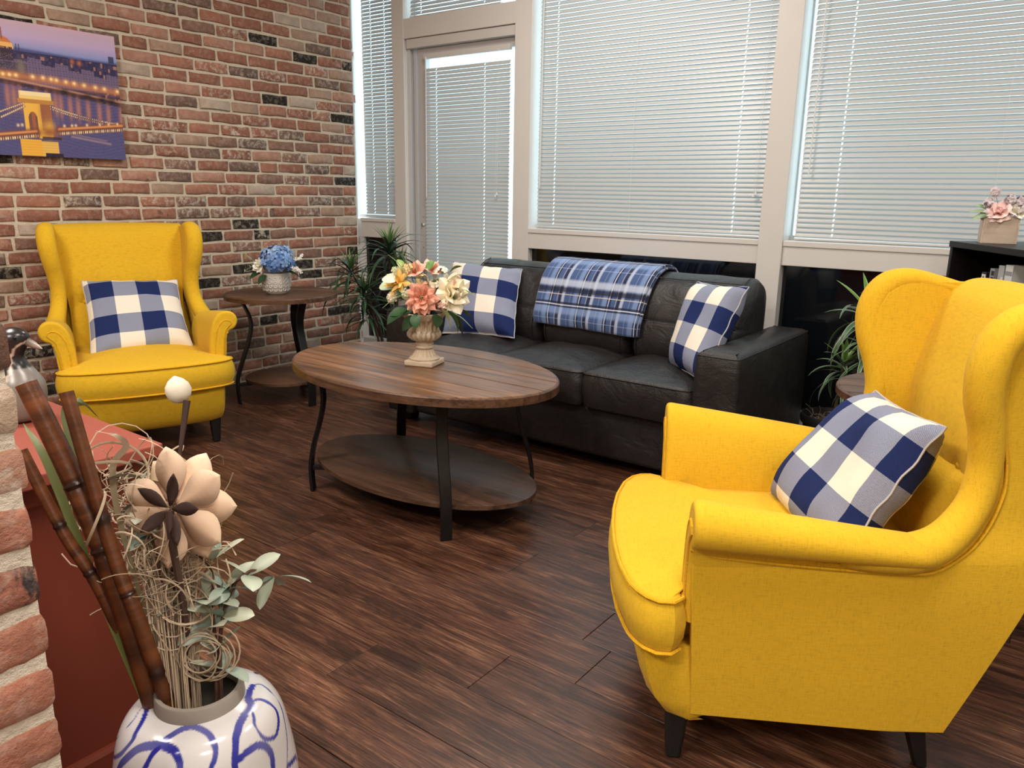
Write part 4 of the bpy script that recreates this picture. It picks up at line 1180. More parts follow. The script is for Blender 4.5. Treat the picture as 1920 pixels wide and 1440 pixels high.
m = MB(); cc = rt * .02 + upv * .185 + fw * .02
for i in range(150):
    t = i / 150; a = i * 2.39996; zz = 1 - 1.62 * t; r = math.sqrt(max(0, 1 - zz * zz)); d = Vector((r * math.cos(a), r * math.sin(a), zz))
    p = cc + Vector((d.x * .086, d.y * .086, d.z * .078)) * R.uniform(.78, 1.12)
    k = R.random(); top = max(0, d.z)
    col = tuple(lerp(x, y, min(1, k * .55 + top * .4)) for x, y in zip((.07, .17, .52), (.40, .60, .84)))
    blossom(m, p, d + Vector((R.uniform(-.4, .4), R.uniform(-.4, .4), R.uniform(-.3, .3))), .021, col, 4, i)
m.obj('hydrangea', 'petal', hp)
MB().lathe([(.0, -.05), (.05, -.02), (.06, .02), (.03, .05), (0, .06)], 20, tuple(cc), cap0=False).obj('stem_mass', plain('stem_mass', (.02, .05, .05), .9), hp)
m = MB(); flower(m, rt * -.072 + upv * .158 + fw * .05, rt * -.5 + upv * .3 + fw * .8, [(5, .03, .03, 80, -.2), (6, .038, .036, 60, 0), (8, .044, .036, 35, .3)], (.80, .78, .62), (.86, .85, .78), None, .008, 12); m.obj('white_rose', 'petal', hp)
for k, (p, az, el, L, Wd) in enumerate((((-.07, .118, .05), 200, -12, .075, .055), ((-.03, .11, .075), 215, -30, .07, .05), ((.075, .125, .04), -8, -4, .10, .065), ((.06, .13, .06), -25, 8, .08, .05), ((.0, .12, -.06), 90, 15, .09, .05))):
    o = leaf_mb(L, Wd, .5, .12, ((.016, .045, .022), (.03, .075, .03)), .8, 7).obj('leaf', 'leafv', hp); o.matrix_local = Matrix.Translation(rt * p[0] + upv * p[1] + fw * p[2]) @ rot(math.radians(az + 37), math.radians(el), -.4)
for k in range(6):
    m = MB(); s = (-1, -1, 1, 1, -1, 1)[k]
    for i in range(13):
        t = i / 12; p = rt * s * (.06 + .095 * t + R.uniform(-.012, .012)) + upv * ((.15 + .105 * t * (1 - .5 * t)) if k in (0, 2) else (.15 + .035 * t - .06 * t * t) if k in (1, 3) else (.15 + .07 * t)) + fw * (.03 + R.uniform(-.02, .02))
        blossom(m, p, Vector((s * .4, -.5, .6)), .010, (.80, .78, .74) if t > .35 else (.30, .46, .10), 4, i)
        if i % 2 == 0: add_leaf(m, Matrix.Translation(p) @ rot(R.uniform(0, 6), .6), .03, .007, .3, .2, ((.16, .30, .04), (.34, .48, .12)), .7, 3)
        if i == 12: m.tube([rt * s * .05 + upv * .14 + fw * .03, p], .0012, 4, cols=[(.2, .3, .1), (.5, .5, .4)])
    m.obj('white_spray', 'petal', hp)

# ---- tall dracaena in the corner left of the sofa
dp = thing('dracaena', 'tall dark green dracaena plant in the corner left of the sofa', 'plant', (.70, -.42, 0))
MB().lathe([(.10, 0), (.105, .01), (.125, .20), (.130, .21), (.130, .235), (.120, .235), (.115, .20), (0, .19)], 36).obj('pot', 'blackpot', dp)
MB().lathe([(.117, .0), (.06, .012), (0, .015)], 24, (0, 0, .195), cap0=False).obj('soil', 'soil', dp)
LV = [leaf_mb(L, .026, dr, .16, ((.016, .042, .018), c), .42, 9, base=.5).mesh('leaf', M['leafv']) for L, dr, c in
      ((.24, .5, (.045, .105, .045)), (.28, .75, (.032, .08, .035)), (.31, .95, (.028, .068, .032)), (.27, 1.15, (.03, .07, .035)), (.20, .25, (.14, .24, .07)))]
def rosette(parent, tip, n, meshes, young, rnd, e0=80, e1=-12, scale=1.0, lean=(0, 0)):
    for i in range(n):
        t = i / (n - 1); az = i * 2.39996 + rnd.uniform(-.25, .25); el = math.radians(lerp(e0, e1, t ** .8) + rnd.uniform(-8, 8))
        me = young if t < .22 else meshes[rnd.randrange(len(meshes))]
        s = scale * rnd.uniform(.85, 1.12) * (.75 + .25 * min(1, t * 3))
        z = -.075 * t
        inst(me, 'leaf', parent, Matrix.Translation(Vector(tip) + Vector((0, 0, z))) @ Matrix.Rotation(lean[0], 4, 'Y') @ rot(az, el, rnd.uniform(-.3, .3)) @ Matrix.Scale(s, 4))
rd = random.Random(21)
canes = [((.04, .0, .86), 44, 1.08), ((-.20, -.10, .72), 38, .98), ((-.07, -.12, .60), 36, .98), ((.10, .03, .72), 34, 1.0), ((-.12, -.05, .47), 26, .9)]
for k, (tip, n, s) in enumerate(canes):
    m = MB(); b = (tip[0] * .25, tip[1] * .25 + .02, .19)
    pts = spline([b, (lerp(b[0], tip[0], .35) + .01, lerp(b[1], tip[1], .3), lerp(.19, tip[2], .5)), tip], 14)
    m.tube(pts, [.009 + .001 * math.sin(i * 2) for i in range(14)], 7, cols=[(.055, .030, .022)] * 14); m.obj('cane', 'leafv', dp)
    rosette(dp, tip, n, LV[:4], LV[4], rd, scale=s)

# ---- variegated plant behind the near armchair
vp = thing('variegated_plant', 'white-edged dracaena in a black pot between the sofa and the end table', 'plant', (3.365, -.255, 0))
MB().lathe([(.085, 0), (.09, .008), (.118, .205), (.128, .212), (.132, .235), (.128, .250), (.118, .250), (.112, .215), (0, .20)], 40).obj('pot', 'blackpot', vp)
m = MB(); m.lathe([(.113, .0), (.08, .012), (.03, .022), (0, .02)], 24, (0, 0, .205), cap0=False); m.obj('soil', 'soil', vp)
m = MB()
for i in range(70):
    a = R.uniform(0, 6.28); r = .10 * math.sqrt(R.random()); p = Vector((r * math.cos(a), r * math.sin(a), .222)); d = Vector((R.uniform(-1, 1), R.uniform(-1, 1), R.uniform(0, .7))) * .03
    m.tube(spline([p, p + d * .5 + Vector((0, 0, .006)), p + d], 5), .0012, 4, cols=[jit((.26, .19, .13), .4)] * 5)
for i in range(9):
    a = R.uniform(2.4, 5.2); p = Vector((.085 * math.cos(a), .085 * math.sin(a), .225)); d = Vector((math.cos(a) * .02 + R.uniform(-.03, .03), R.uniform(-.03, .03), R.uniform(.02, .055)))
    m.tube(spline([p, p + d * .5 + Vector((.006, 0, .004)), p + d], 5), .001, 4, cols=[(.20, .13, .09)] * 5)
o = m.obj('moss_twigs', 'straw', vp); o['kind'] = 'stuff'
VV = [leaf_mb(L, .026, dr, .14, ((.03, .075, .03), (.045, .11, .04)), .55, 8, (.42, .47, .33), base=.5).mesh('leaf', M['leafv']) for L, dr in ((.17, .55), (.20, .85), (.22, 1.05))]
VY = leaf_mb(.17, .032, .22, .16, ((.10, .22, .03), (.13, .30, .04)), .6, 8, (.46, .56, .20), base=.5).mesh('leaf', M['leafv'])
rv = random.Random(5)
for tip, n, s in (((.03, -.01, .50), 26, .95), ((.13, -.02, .585), 24, 1.05), ((.09, .03, .735), 24, 1.15), ((.16, .05, .46), 18, 1.0)):
    m = MB(); m.tube(spline([(tip[0] * .3, tip[1] * .3, .20), (tip[0] * .7, tip[1], .35), tip], 10), .008, 7, cols=[(.07, .06, .03)] * 10); m.obj('cane', 'leafv', vp)
    rosette(vp, tip, n, VV, VY, rv, 78, -22, s)

# ------------------------------------------------------------------ bookcase with books and flower box
bk = thing('bookcase', 'dark espresso bookcase behind the near armchair', 'bookcase', (3.730, -.200, 0), -math.atan2(.84, .54))
BW, BD, BZ = .90, .29, 1.035
for x in (0, BW - .022): MB().box(x, 0, 0, x + .022, BD, BZ - .024).obj('side', 'espresso', bk, False, .002)
MB().box(-.004, -.004, BZ - .024, BW + .004, BD, BZ).obj('top', 'espresso', bk, False, .002)
for z in (.05, .37, .69): MB().box(.022, .004, z, BW - .022, BD - .008, z + .02).obj('shelf', 'espresso', bk, False, .001)
MB().box(.0, BD - .008, 0, BW, BD, BZ - .024).obj('back', 'espresso', bk, False)
bmw = Matrix.Translation(bk.location) @ Matrix.Rotation(-math.atan2(.84, .54), 4, 'Z')
M['bkblack'] = plain('book_black', (.012, .012, .013), .4); M['bkgrey'] = plain('book_grey', (.30, .30, .32), .45); M['bksilver'] = plain('book_silver', (.42, .43, .44), .4); M['bkwhite'] = plain('book_white', (.70, .70, .68), .5); M['ink'] = plain('ink', (.015, .015, .015), .5); M['bkpink'] = plain('book_photo', (.33, .22, .22), .5)
def text(body, mat, parent, loc, size, rotz=0, name='lettering'):
    cu = bpy.data.curves.new(name, 'FONT'); cu.body = body; cu.size = size; cu.extrude = .0003; cu.materials.append(M[mat]); cu.align_x = 'CENTER'; cu.align_y = 'CENTER'
    tmp = bpy.data.objects.new(name, cu); COL.objects.link(tmp)
    me = bpy.data.meshes.new_from_object(tmp.evaluated_get(bpy.context.evaluated_depsgraph_get())); bpy.data.objects.remove(tmp)
    o = bpy.data.objects.new(name, me); COL.objects.link(o); o.parent = parent
    o.matrix_local = Matrix.Translation(loc) @ Matrix.Rotation(PI / 2, 4, 'X') @ Matrix.Rotation(rotz, 4, 'Z')
    return o
def book(x, w, h, d, cov, label, y=.035):
    b = thing('book', label, 'book', bmw @ Vector((x, y, .7102)), -math.atan2(.84, .54), 'books on the top shelf')
    m = MB(); m.box(0, 0, 0, .003, d, h).box(w - .003, 0, 0, w, d, h).box(0, 0, 0, w, .003, h); m.obj('cover', cov, b, False, .001)
    MB().box(.003, .003, .003, w - .003, d - .004, h - .004).obj('pages', 'paper', b, False)
    return b
b = book(.205, .036, .222, .15, 'bkblack', 'black book with a white square at the top of its spine')
MB().box(.004, -.001, .185, .032, .0, .214).obj('spine_badge', 'bkwhite', b, False); m = MB(); m.lathe([(.006, 0), (.006, .0006)], 14, cap1=True); m.xf(Matrix.Translation((.018, -.001, .200)) @ Matrix.Rotation(PI / 2, 4, 'X')); m.obj('badge_dot', 'ink', b)
text('S', 'bkwhite', b, (.018, -.0008, .165), .024, -PI / 2)
m = MB(); m.tube([(.0365, .06 + .016 * math.cos(a), .19 + .016 * math.sin(a)) for a in (2 * PI * i / 16 for i in range(16))], .0016, 4, closed=True); m.obj('cover_ring', 'bkgrey', b)
b = book(.262, .034, .240, .16, 'bkgrey', 'grey book with black bars and a reddish picture on its spine')
MB().box(.012, -.001, .215, .030, 0, .232).obj('spine_bar', 'ink', b, False); MB().box(.012, -.001, .196, .030, 0, .209).obj('spine_bar', 'ink', b, False); MB().box(.012, -.001, .10, .030, 0, .188).obj('spine_picture', 'bkpink', b, False)
b = book(.318, .040, .256, .17, 'bksilver', 'pale silver book, thicker than the grey one beside it')
MB().box(.022, -.001, .08, .039, 0, .215).obj('spine_panel', 'bkwhite', b, False); text('IIII', 'bkwhite', b, (.011, -.0008, .185), .018, -PI / 2); text('C', 'ink', b, (.030, -.0012, .17), .022)
b = book(.364, .050, .262, .17, 'bkwhite', 'white book with dark letters at the right edge of the view')
text('CI', 'ink', b, (.024, -.0008, .18), .026); MB().box(.004, -.001, .225, .046, 0, .24).obj('spine_bar', 'bkgrey', b, False)

fb = thing('flower_box', 'square blond wood box of pink and white roses on the bookcase', 'flower arrangement', (3.888, -.215, BZ), math.radians(12))
fb.scale = (.94, .94, .98)
M['blond'] = wood('blond_wood', (.54, .42, .33), (.62, .50, .40), (.69, .57, .46), 0, .6, 1.5)
m = MB(); 
for a in ((-.064, -.064, -.057, .064), (.057, -.064, .064, .064), (-.057, -.064, .057, -.057), (-.057, .057, .057, .064)): 
    m = MB(); m.box(a[0], a[1], 0, a[2], a[3], .105); m.obj('side', 'blond', fb, False, .001)
MB().box(-.057, -.057, .003, .057, .057, .085).obj('foam', plain('foam', (.10, .13, .07), .9), fb, False)
m = MB(); flower(m, (-.012, -.045, .118), (-.25, -.7, .7), [(4, .028, .030, 80, -.3), (6, .040, .040, 62, 0), (8, .048, .044, 35, .3), (8, .050, .044, 12, .4)], (.80, .52, .50), (.86, .68, .65), None, .008, 31); m.obj('pink_rose', 'petal', fb)
m = MB(); flower(m, (.048, -.040, .120), (.35, -.6, .7), [(4, .028, .030, 80, -.3), (6, .038, .038, 62, 0), (8, .046, .042, 35, .3)], (.74, .70, .58), (.80, .76, .72), None, .008, 32); m.obj('white_rose', 'petal', fb)
for k, (x, z, zz) in enumerate(((-.035, .196, 0), (.02, .168, 0), (.06, .165, 0), (-.055, .155, 0), (.078, .135, 0), (-.06, .108, 0))):
    m = MB(); p = Vector((x, -.04, z))
    for i in range(7):
        d = Vector((R.gauss(0, 1), R.gauss(-.4, 1), R.gauss(.3, 1))).normalized(); blossom(m, p + d * .012, d, .017, (.66, .58, .62), 5, 200 + k * 9 + i)
    m.tube([(0, -.02, .09), p], .001, 4, cols=[(.2, .2, .15), (.35, .3, .3)]); m.obj('lilac_spray', 'petal', fb)
for p, az, el, L in (((-.045, -.05, .115), 190, 12, .075), ((-.05, -.055, .112), 200, -14, .07), ((-.05, -.04, .125), 170, 30, .06), ((-.04, -.05, .108), 215, -5, .08)):
    o = leaf_mb(L, .024, .3, .2, ((.14, .22, .12), (.30, .40, .24)), .7, 6).obj('leaf', 'leafv', fb); o.matrix_local = Matrix.Translation(p) @ rot(math.radians(az), math.radians(el), -.6)
tb = thing('trinket_box', 'small tan box beside the pink flower box at the right edge of the view', 'box', bmw @ Vector((.335, .16, BZ)), math.radians(15))
MB().box(-.045, -.045, 0, .045, .045, .075).obj('body', 'blond', tb, False, .003); MB().box(-.047, -.047, .075, .047, .047, .088).obj('lid', 'blond', tb, False, .003)

# ------------------------------------------------------------------ vase and dried arrangement by the low brick wall
VX, VY, = 3.180, -3.230
va = thing('painted_vase', 'round white glazed vase with blue brush loops, on the floor by the low brick wall', 'vase', (VX, VY, 0))
vprof = [(.075, 0), (.09, .02), (.12, .08), (.138, .15), (.145, .21), (.143, .26), (.135, .315), (.124, .362), (.104, .390), (.069, .402)]
vs_ = spline([(r, 0, z) for r, z in vprof], 130)
strokes = [([(64.0, .398), (50.0, .400), (35.8, .399), (28.9, .396), (13.2, .395), (-2.2, .389), (-8.6, .37), (-11.2, .35), (-12, .31), (-10, .26)], .0085),
 ([(30.5, .397), (39.3, .395), (41.0, .389), (40.5, .371), (34.0, .358), (26.1, .351), (18.3, .357), (13.8, .369), (14.2, .386), (22.6, .394), (28.9, .396)], .0052),
 ([(64.0, .398), (66.2, .394), (58.0, .388), (52.3, .37), (45.3, .348), (39.1, .32), (29.4, .287), (24, .25)], .0033),
 ([(-10.5, .357), (-5.4, .36), (3.4, .363), (11.5, .357), (16.5, .339), (16.7, .32), (12, .29), (2, .275), (-8, .285)], .0080),
 ([(-78, .34), (-71.7, .366), (-68.8, .381), (-64.8, .392), (-60.8, .396), (-52.0, .400), (-39.4, .401), (-27.6, .397), (-22.4, .391), (-21.8, .379), (-24.1, .368), (-26.0, .363), (-34, .33), (-50, .30)], .0072),
 ([(-104, .31), (-98.3, .345), (-90.4, .367), (-82.6, .382), (-71.9, .39), (-62.1, .391), (-52.9, .388), (-47.8, .378), (-46.4, .369), (-46, .34), (-52, .30)], .0092),
 ([(-139.3, .398), (-126.5, .399), (-105.9, .396), (-94.6, .387), (-97.4, .37), (-105.3, .353), (-118, .335), (-135, .33)], .0060),
 ([(-135.9, .398), (-125.3, .395), (-112.7, .389), (-119.0, .364), (-135, .33)], .0024), ([(50, .26), (47.9, .27), (33.6, .284), (30.1, .286), (22, .26), (30, .22)], .0060),
 ([(90, .39), (110, .35), (125, .29), (110, .24), (90, .27), (95, .33), (120, .39)], .008), ([(150, .38), (170, .32), (190, .29), (205, .33), (190, .38), (160, .36)], .007), ([(-60, .2), (-30, .14), (0, .16), (10, .22), (-20, .26)], .008), ([(130, .2), (160, .15), (190, .2), (170, .24)], .008)]
dens = []
for pts, w in strokes:
    sp = spline([(a, z, 0) for a, z in pts], 90)
    for i, p in enumerate(sp):
        r = curve([(z, r) for r, z in vprof], p.y)[0]; t = i / 89
        dens.append((r * math.cos(math.radians(p.x)), r * math.sin(math.radians(p.x)), p.y, w * (.62 + .38 * math.sin(PI * min(1, .12 + t * .95))) / 2 * 1.5, .92 + .08 * math.sin(t * 9 + w * 900)))
D = np.array(dens)
NA = 420
rings_, cols_ = [], []
for p in vs_:
    th_ = np.linspace(0, 2 * PI, NA, endpoint=False)
    X, Y_ = p.x * np.cos(th_), p.x * np.sin(th_)
    dd = np.sqrt((X[:, None] - D[None, :, 0]) ** 2 + (Y_[:, None] - D[None, :, 1]) ** 2 + ((p.z - D[None, :, 2])) ** 2) - D[None, :, 3]
    j = dd.argmin(1); k = np.clip(.5 - dd.min(1) / .0011, 0, 1) * D[j, 4]
    base = np.array([.60, .58, .58]); ink = np.array([.018, .022, .26])
    cc_ = base * (1 - k[:, None]) + ink * k[:, None]
    rings_.append([(a, b, p.z) for a, b in zip(X, Y_)]); cols_ += [tuple(c) for c in cc_]
m = MB(); m.rings(rings_, True, False); m.c = cols_; m.obj('body', 'vase', va)
M['rimclay'] = plain('unglazed_rim', (.30, .265, .23), .6, noise=.1)
MB().lathe([(.069, .4005), (.0685, .404), (.0675, .423), (.066, .425), (.060, .425), (.0585, .423), (.0585, .402), (.090, .385), (.110, .35), (.125, .25), (.10, .06), (0, .05)], 72, cap0=False).obj('rim', 'rimclay', va)

def bamboo(label, pts, r, nodes, seed):
    rnd = random.Random(seed); o = thing('bamboo_stick', label, 'stick', pts[0], group='burnt bamboo sticks in the vase')
    P = [p - Vector(pts[0]) for p in spline(pts, 160)]; rad = []; cs = []
    for i in range(160):
        t = i / 159; d = min(abs(t - q) for q in nodes); bump_ = .10 * math.exp(-(d / .006) ** 2) - .08 * math.exp(-((d - .012) / .006) ** 2)
        rad.append(r * (1 + bump_) * lerp(1.08, .92, t))
        n = mnoise.noise(Vector((t * 22, seed, 0))) + .6 * mnoise.noise(Vector((t * 90, seed, 3)))
        dk = max(math.exp(-(d / .030) ** 2) * .95, max(0, min(1, .5 + .85 * n)) * .75)
        cs.append(tuple(lerp(a, b, dk) for a, b in zip((.17, .052, .015), (.014, .005, .004))))
    m = MB(); m.tube(P, rad, 14, cols=cs); m.obj('cane', M.setdefault('bamboo', vcol('burnt_bamboo', .35, .5, .4)), o)
bamboo('thin burnt bamboo stick, the rightmost and cleanest of the three in the vase', [(3.186, -3.262, .30), (3.141, -3.294, .549), (3.105, -3.304, .653), (3.034, -3.313, .902)], .0112, (.02, .21, .48, .76), 3)
bamboo('thick dark bamboo stick standing tallest in the vase', [(3.150, -3.272, .30), (3.092, -3.302, .608), (3.04, -3.320, .762), (2.983, -3.346, .913)], .0165, (.05, .42, .66), 8)
bamboo('thin dark bamboo stick closest to the low brick wall', [(3.120, -3.262, .30), (3.082, -3.313, .573), (3.038, -3.343, .687), (2.983, -3.365, .813)], .0095, (.1, .45, .7), 13)

# curly dried grass: nobody could count it
cw = thing('curly_grass_bundle', 'tangle of pale curly dried grass rising from the vase', 'dried grass', (VX, VY, .43))
m = MB(); rc = random.Random(77)
axis_ = spline([(.000, -.034, -.10), (-.038, -.012, .07), (-.090, .016, .16), (-.132, .022, .220), (-.160, .018, .268)], 30)
def straw(): k = rc.uniform(.6, 1.15); return tuple(x * k for x in (.56, .43, .30))
for i in range(75):
    a = rc.uniform(0, 6.28); r0 = .030 * math.sqrt(rc.random()); r1 = .05 * math.sqrt(rc.random())
    o0 = Vector((math.cos(a) * r0, math.sin(a) * r0, 0)); o1 = Vector((math.cos(a) * r1, math.sin(a) * r1, rc.uniform(-.03, .03)))
    n = rc.randrange(12, 22); c = straw()
    pts = [axis_[int(j / 13 * n)] + o0.lerp(o1, j / 13) for j in range(14)]
    m.tube(pts, rc.uniform(.0008, .0014), 5, cols=[c] * 14)
for i in range(330):
    t = rc.random() ** .75; c0 = axis_[int(8 + t * 21)] + Vector((rc.gauss(0, .042), rc.gauss(0, .038), rc.gauss(0, .040))) * (.38 + .85 * t)
    d1 = Vector((rc.gauss(0, 1), rc.gauss(0, 1), rc.gauss(0, 1))).normalized(); d2 = d1.orthogonal().normalized(); d2 = Matrix.Rotation(rc.uniform(0, 6.28), 3, d1) @ d2; d3 = d1.cross(d2)
    rr = rc.uniform(.012, .050); ang = rc.uniform(1.6, 6.4); n = 14; gr = rc.uniform(-.25, .6); c = straw(); w = rc.uniform(.0009, .0016)
    if rc.random() < .07: w = .0024
    pts = [c0 + (d2 * math.cos(ang * j / n) + d3 * math.sin(ang * j / n)) * rr * (1 + gr * j / n) + d1 * (.02 * j / n) for j in range(n + 1)]
    m.tube(pts, [(w, w * .45)] * (n + 1), 5, cols=[c] * (n + 1))
for i in range(10):
    c0 = Vector((.012, .004, .05)) + Vector((rc.gauss(0, .010), rc.gauss(0, .010), rc.gauss(0, .012))); ax = Vector((.6, -.75, .3 + rc.uniform(-.3, .3))).normalized(); e1 = ax.orthogonal().normalized(); e2 = ax.cross(e1); rr = rc.uniform(.022, .042); c = straw()
    m.tube([c0 + (e1 * math.cos(j * .32) + e2 * math.sin(j * .32)) * rr for j in range(20)], .0013, 5, cols=[c] * 20)
o = m.obj('strands', 'straw', cw); o['kind'] = 'stuff'; cw['kind'] = 'stuff'

# lotus pod bud, opened dried lotus
lb = thing('lotus_bud', 'cream dried lotus bud on a tall brown stem, in front of the far armchair', 'dried flower', (3.150, -3.240, .40))
def rel(p, b): return Vector(p) - Vector(b)
b0 = (3.150, -3.240, .40)
P = spline([rel((3.150, -3.240, .36), b0), rel((3.094, -3.205, .655), b0), rel((3.073, -3.177, .732), b0), rel((3.052, -3.135, .855), b0)], 40)
m = MB(); m.tube(P, [lerp(.0045, .0028, i / 39) if i < 30 else lerp(.0028, .0062, (i - 30) / 9) for i in range(40)], 8, cols=[(.10, .055, .035) if i < 31 else (.045, .022, .016) for i in range(40)]); m.obj('stem', 'straw', lb)
m = MB(); bm_ = Matrix.Translation(rel((3.042, -3.139, .850), b0)) @ Matrix.Rotation(-.35, 4, 'Y')
m.lathe([(.004, 0), (.013, .003), (.021, .012), (.0245, .024), (.022, .036), (.014, .046), (.005, .052), (.001, .054)], 28, rmod=lambda a, z: 1 + .02 * math.sin(5 * a + z * 90), cap1=True, cols=[(.50, .42, .30)] + [(.66, .60, .49)] * 7); m.xf(bm_ @ Matrix.Scale(.86, 4)); m.obj('bud', 'straw', lb)
lo = thing('dried_lotus', 'open cream dried lotus flower with dark brown sepals, beside the vase tangle', 'dried flower', (3.136, -3.228, .698))
lo.scale = (.94, .94, .94)
ax = Vector((-.34, .80, -.20)).normalized(); B = Matrix.Translation((.006, .004, .020)) @ ax.to_track_quat('Z', 'Y').to_matrix().to_4x4()
for i in range(11):
    az = 2 * PI * i / 11 + .2; l = leaf_mb(.094, .062, .16, .05, ((.56, .37, .25), (.72, .54, .39)), 1.2, 10, base=.5, pw=.78)
    o = l.obj('petal', 'petal', lo, solid=.0015); o.matrix_local = B @ Matrix.Rotation(az, 4, 'Z') @ Matrix.Translation((.008, 0, .002 * (i % 2))) @ Matrix.Rotation(-math.radians(8 + 18 * (i % 2)), 4, 'Y')
for i in range(5):
    az = 2 * PI * i / 5 + .5; l = leaf_mb(.058, .024, .35, -.1, ((.045, .026, .022), (.055, .032, .028)), .9, 6, base=.4)
    o = l.obj('sepal', 'petal', lo, solid=.0012); o.matrix_local = B @ Matrix.Rotation(az, 4, 'Z') @ Matrix.Translation((.005, 0, -.010)) @ Matrix.Rotation(-math.radians(4), 4, 'Y')
m = MB(); m.tube(spline([rel((3.165, -3.235, .37), (3.136, -3.228, .698)), (.028, -.006, -.16), (.018, -.010, -.03), (.008, -.004, .018)], 20), [lerp(.005, .0075, i / 19) for i in range(20)], 8, cols=[(.06, .032, .022)] * 20); m.obj('stem', 'straw', lo)

# silver-green succulent sprigs
LG = [leaf_mb(L, w, dr, .10, (a, b), 1.05, 9, base=.35, pw=.55).mesh('leaf', M['leafv']) for L, w, dr, a, b in
      ((.046, .025, .25, (.26, .30, .22), (.42, .46, .36)), (.042, .023, .45, (.20, .27, .22), (.34, .40, .33)), (.040, .022, .1, (.34, .37, .27), (.55, .57, .45)), (.034, .020, .3, (.13, .20, .17), (.25, .31, .26)))]
def sprig(label, base, stems, clusters, seed):
    rs = random.Random(seed); t = thing('succulent_sprig', label, 'dried sprig', base, group='silver-green sprigs in the vase'); b = Vector(base)
    for pts in stems:
        m = MB(); P = spline([Vector(p) - b for p in pts], 24); m.tube(P, [lerp(.0036, .0016, i / 23) for i in range(24)], 7, cols=[(.10, .045, .030)] * 24); m.obj('stem', 'straw', t)
    for p, n, el, az0 in clusters:
        for i in range(n):
            az = az0 + 2 * PI * i / n + rs.uniform(-.3, .3); e = math.radians(el + rs.uniform(-22, 22))
            inst(LG[rs.randrange(4)], 'leaf', t, Matrix.Translation(Vector(p) - b) @ rot(az, e, rs.uniform(-.6, .6)) @ Matrix.Scale(rs.uniform(1.2, 1.5), 4))
sprig('silver-green sprig climbing past the open lotus flower', (3.205, -3.220, .40),
      [[(3.205, -3.220, .36), (3.192, -3.203, .483), (3.165, -3.188, .548), (3.138, -3.168, .590), (3.095, -3.205, .650)], [(3.165, -3.188, .548), (3.13, -3.215, .545), (3.125, -3.225, .550)]],
      [((3.092, -3.208, .655), 5, 25, .6), ((3.110, -3.195, .640), 3, 35, 2.4), ((3.142, -3.164, .606), 4, 30, 1.0), ((3.130, -3.228, .551), 4, 15, 2.0), ((3.163, -3.182, .548), 5, 25, .3), ((3.178, -3.197, .515), 4, 20, 1.4), ((3.195, -3.203, .478), 3, 35, 5.6), ((3.208, -3.205, .452), 3, 25, .2)], 3)
sprig('silver-green sprig reaching right over the floor', (3.212, -3.214, .40),
      [[(3.212, -3.214, .36), (3.196, -3.196, .50), (3.178, -3.158, .562), (3.180, -3.130, .580), (3.188, -3.118, .583), (3.205, -3.098, .570)]],
      [((3.172, -3.160, .560), 4, 30, .4), ((3.180, -3.128, .576), 5, 12, .9), ((3.206, -3.096, .568), 4, -20, .5), ((3.190, -3.185, .53), 4, 30, 2)], 9)
sprig('short dark-stemmed silver-green sprig left of the open lotus flower', (3.15, -3.250, .40),
      [[(3.15, -3.250, .36), (3.10, -3.235, .60), (3.062, -3.224, .700), (3.052, -3.222, .738)]],
      [((3.052, -3.222, .742), 3, 10, 2.6), ((3.060, -3.224, .712), 3, -25, 1.2), ((3.066, -3.222, .665), 3, 0, .5)], 15)
# long green blade leaves
def blade(label, pts, w, col0, col1, seed):
    o = thing('blade_leaf', label, 'leaf', pts[0], group='long green blade leaves in the vase'); P = [p - Vector(pts[0]) for p in spline(pts, 40)]
    m = MB(); rs = []; cs = []
    side = Vector((.70, .55, .1))
    for i, p in enumerate(P):
        t = i / 39; tg = (P[min(i + 1, 39)] - P[max(i - 1, 0)]).normalized(); s = (Matrix.Rotation(t * 1.2 * seed, 3, tg) @ (side - tg * side.dot(tg))).normalized(); nn = tg.cross(s); ww = w / 2 * min(1, math.sin(PI * (.08 + .92 * t)) ** .7 + .04)
        rs.append([tuple(p - s * ww), tuple(p + nn * ww * .35), tuple(p + s * ww), tuple(p + nn * (ww * .35 - .0012))]); cs.append(tuple(lerp(a, b, t) for a, b in zip(col0, col1)))
    m.rings(rs, cols=cs); m.obj('blade', 'leafv', o)
blade('broad green blade leaf between the bamboo sticks, curling over at its tip', [(3.150, -3.266, .38), (3.085, -3.284, .60), (3.05, -3.290, .69), (3.016, -3.296, .785), (2.992, -3.296, .845), (2.988, -3.290, .868), (3.006, -3.280, .874), (3.030, -3.268, .850)], .022, (.10, .15, .03), (.19, .20, .10), .8)
blade('narrow green blade leaf standing against the red ledge', [(3.140, -3.294, .38), (3.06, -3.325, .64), (2.998, -3.338, .79), (2.952, -3.346, .845)], .014, (.12, .16, .04), (.26, .30, .12), .3)
blade('dry tan blade leaf kinked beside the bamboo sticks', [(3.156, -3.262, .38), (3.07, -3.270, .66), (3.040, -3.262, .765), (3.045, -3.240, .800), (3.036, -3.248, .818), (3.000, -3.262, .822)], .010, (.20, .17, .09), (.36, .24, .17), .5)
m = MB()

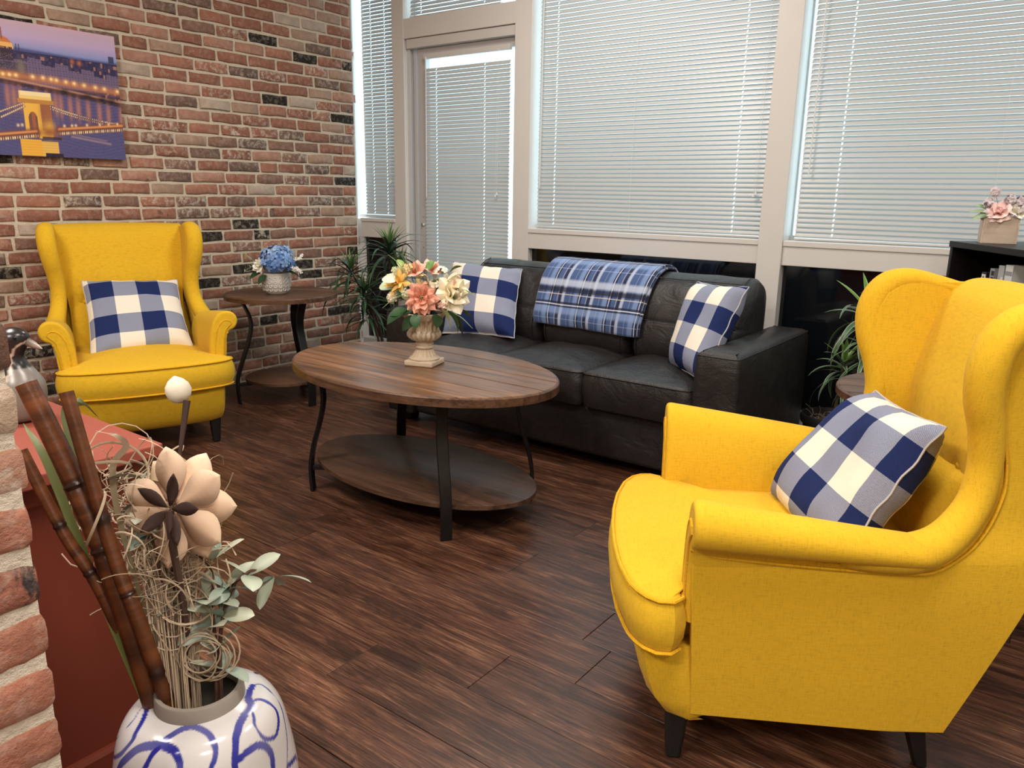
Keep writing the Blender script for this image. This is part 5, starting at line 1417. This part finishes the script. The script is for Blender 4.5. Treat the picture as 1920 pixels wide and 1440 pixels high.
# ------------------------------------------------------------------ wooden loon on the red ledge
dk = thing('wooden_bird', 'carved bird with black head and grey breast on the red ledge', 'figurine', (2.445, -3.162, .711), math.radians(38))
dk.scale = (.92, .92, 1.0)
secs = [(-.010, 0, .030, .034), (-.010, .012, .048, .055), (-.004, .045, .054, .060), (.002, .080, .048, .055), (.0, .105, .036, .044), (-.006, .125, .027, .033), (-.008, .142, .0245, .029), (-.004, .158, .028, .033), (.002, .176, .0295, .036), (.004, .190, .024, .030), (.004, .199, .012, .016), (.004, .2015, .003, .004)]
ss = spline([(a, b, 0) for a, b, c, d in secs], 60); s2 = spline([(c, d, 0) for a, b, c, d in secs], 60)
rs = []; cs = []
for p, q in zip(ss, s2):
    r = []
    for i in range(40):
        a = 2 * PI * i / 40; r.append((p.x + q.y * math.cos(a), q.x * math.sin(a), p.y))
        fr_ = math.cos(a)
        lim = curve([(0, -.75), (.06, -.45), (.10, .05), (.13, .45), (.16, .62), (.18, 1.2)], p.y)[0]
        if fr_ < lim - .10: c = (.018, .016, .017)
        elif fr_ < lim + .06: c = (.55, .46, .36)
        elif p.y > .165: c = (.018, .016, .017)
        else: c = tuple(lerp(x, y, min(1, p.y / .12)) for x, y in zip((.17, .14, .11), (.24, .22, .20)))
        if fr_ >= lim + .06 and p.y > .118: c = (.018, .016, .017)
        cs.append(c)
    rs.append(r)
m = MB(); m.rings(rs); m.c = cs; m.obj('body', 'duck', dk)
m = MB(); m.tube([(.030, 0, .172), (.050, 0, .164), (.066, 0, .156)], [(.009, .010), (.006, .007), (.001, .001)], 10, cols=[(.05, .045, .04), (.30, .26, .22), (.45, .40, .34)]); m.obj('beak', 'duck', dk)
for s in (-1, 1):
    m = MB(); m.lathe([(.0005, .004), (.003, .003), (.0042, 0)], 10, cap0=False, cols=[(.004, .004, .004)] * 3); m.xf(Matrix.Translation((.022, s * .0235, .182)) @ Matrix.Rotation(-s * PI / 2 + s * .3, 4, 'X')); m.obj('eye', 'duck', dk)
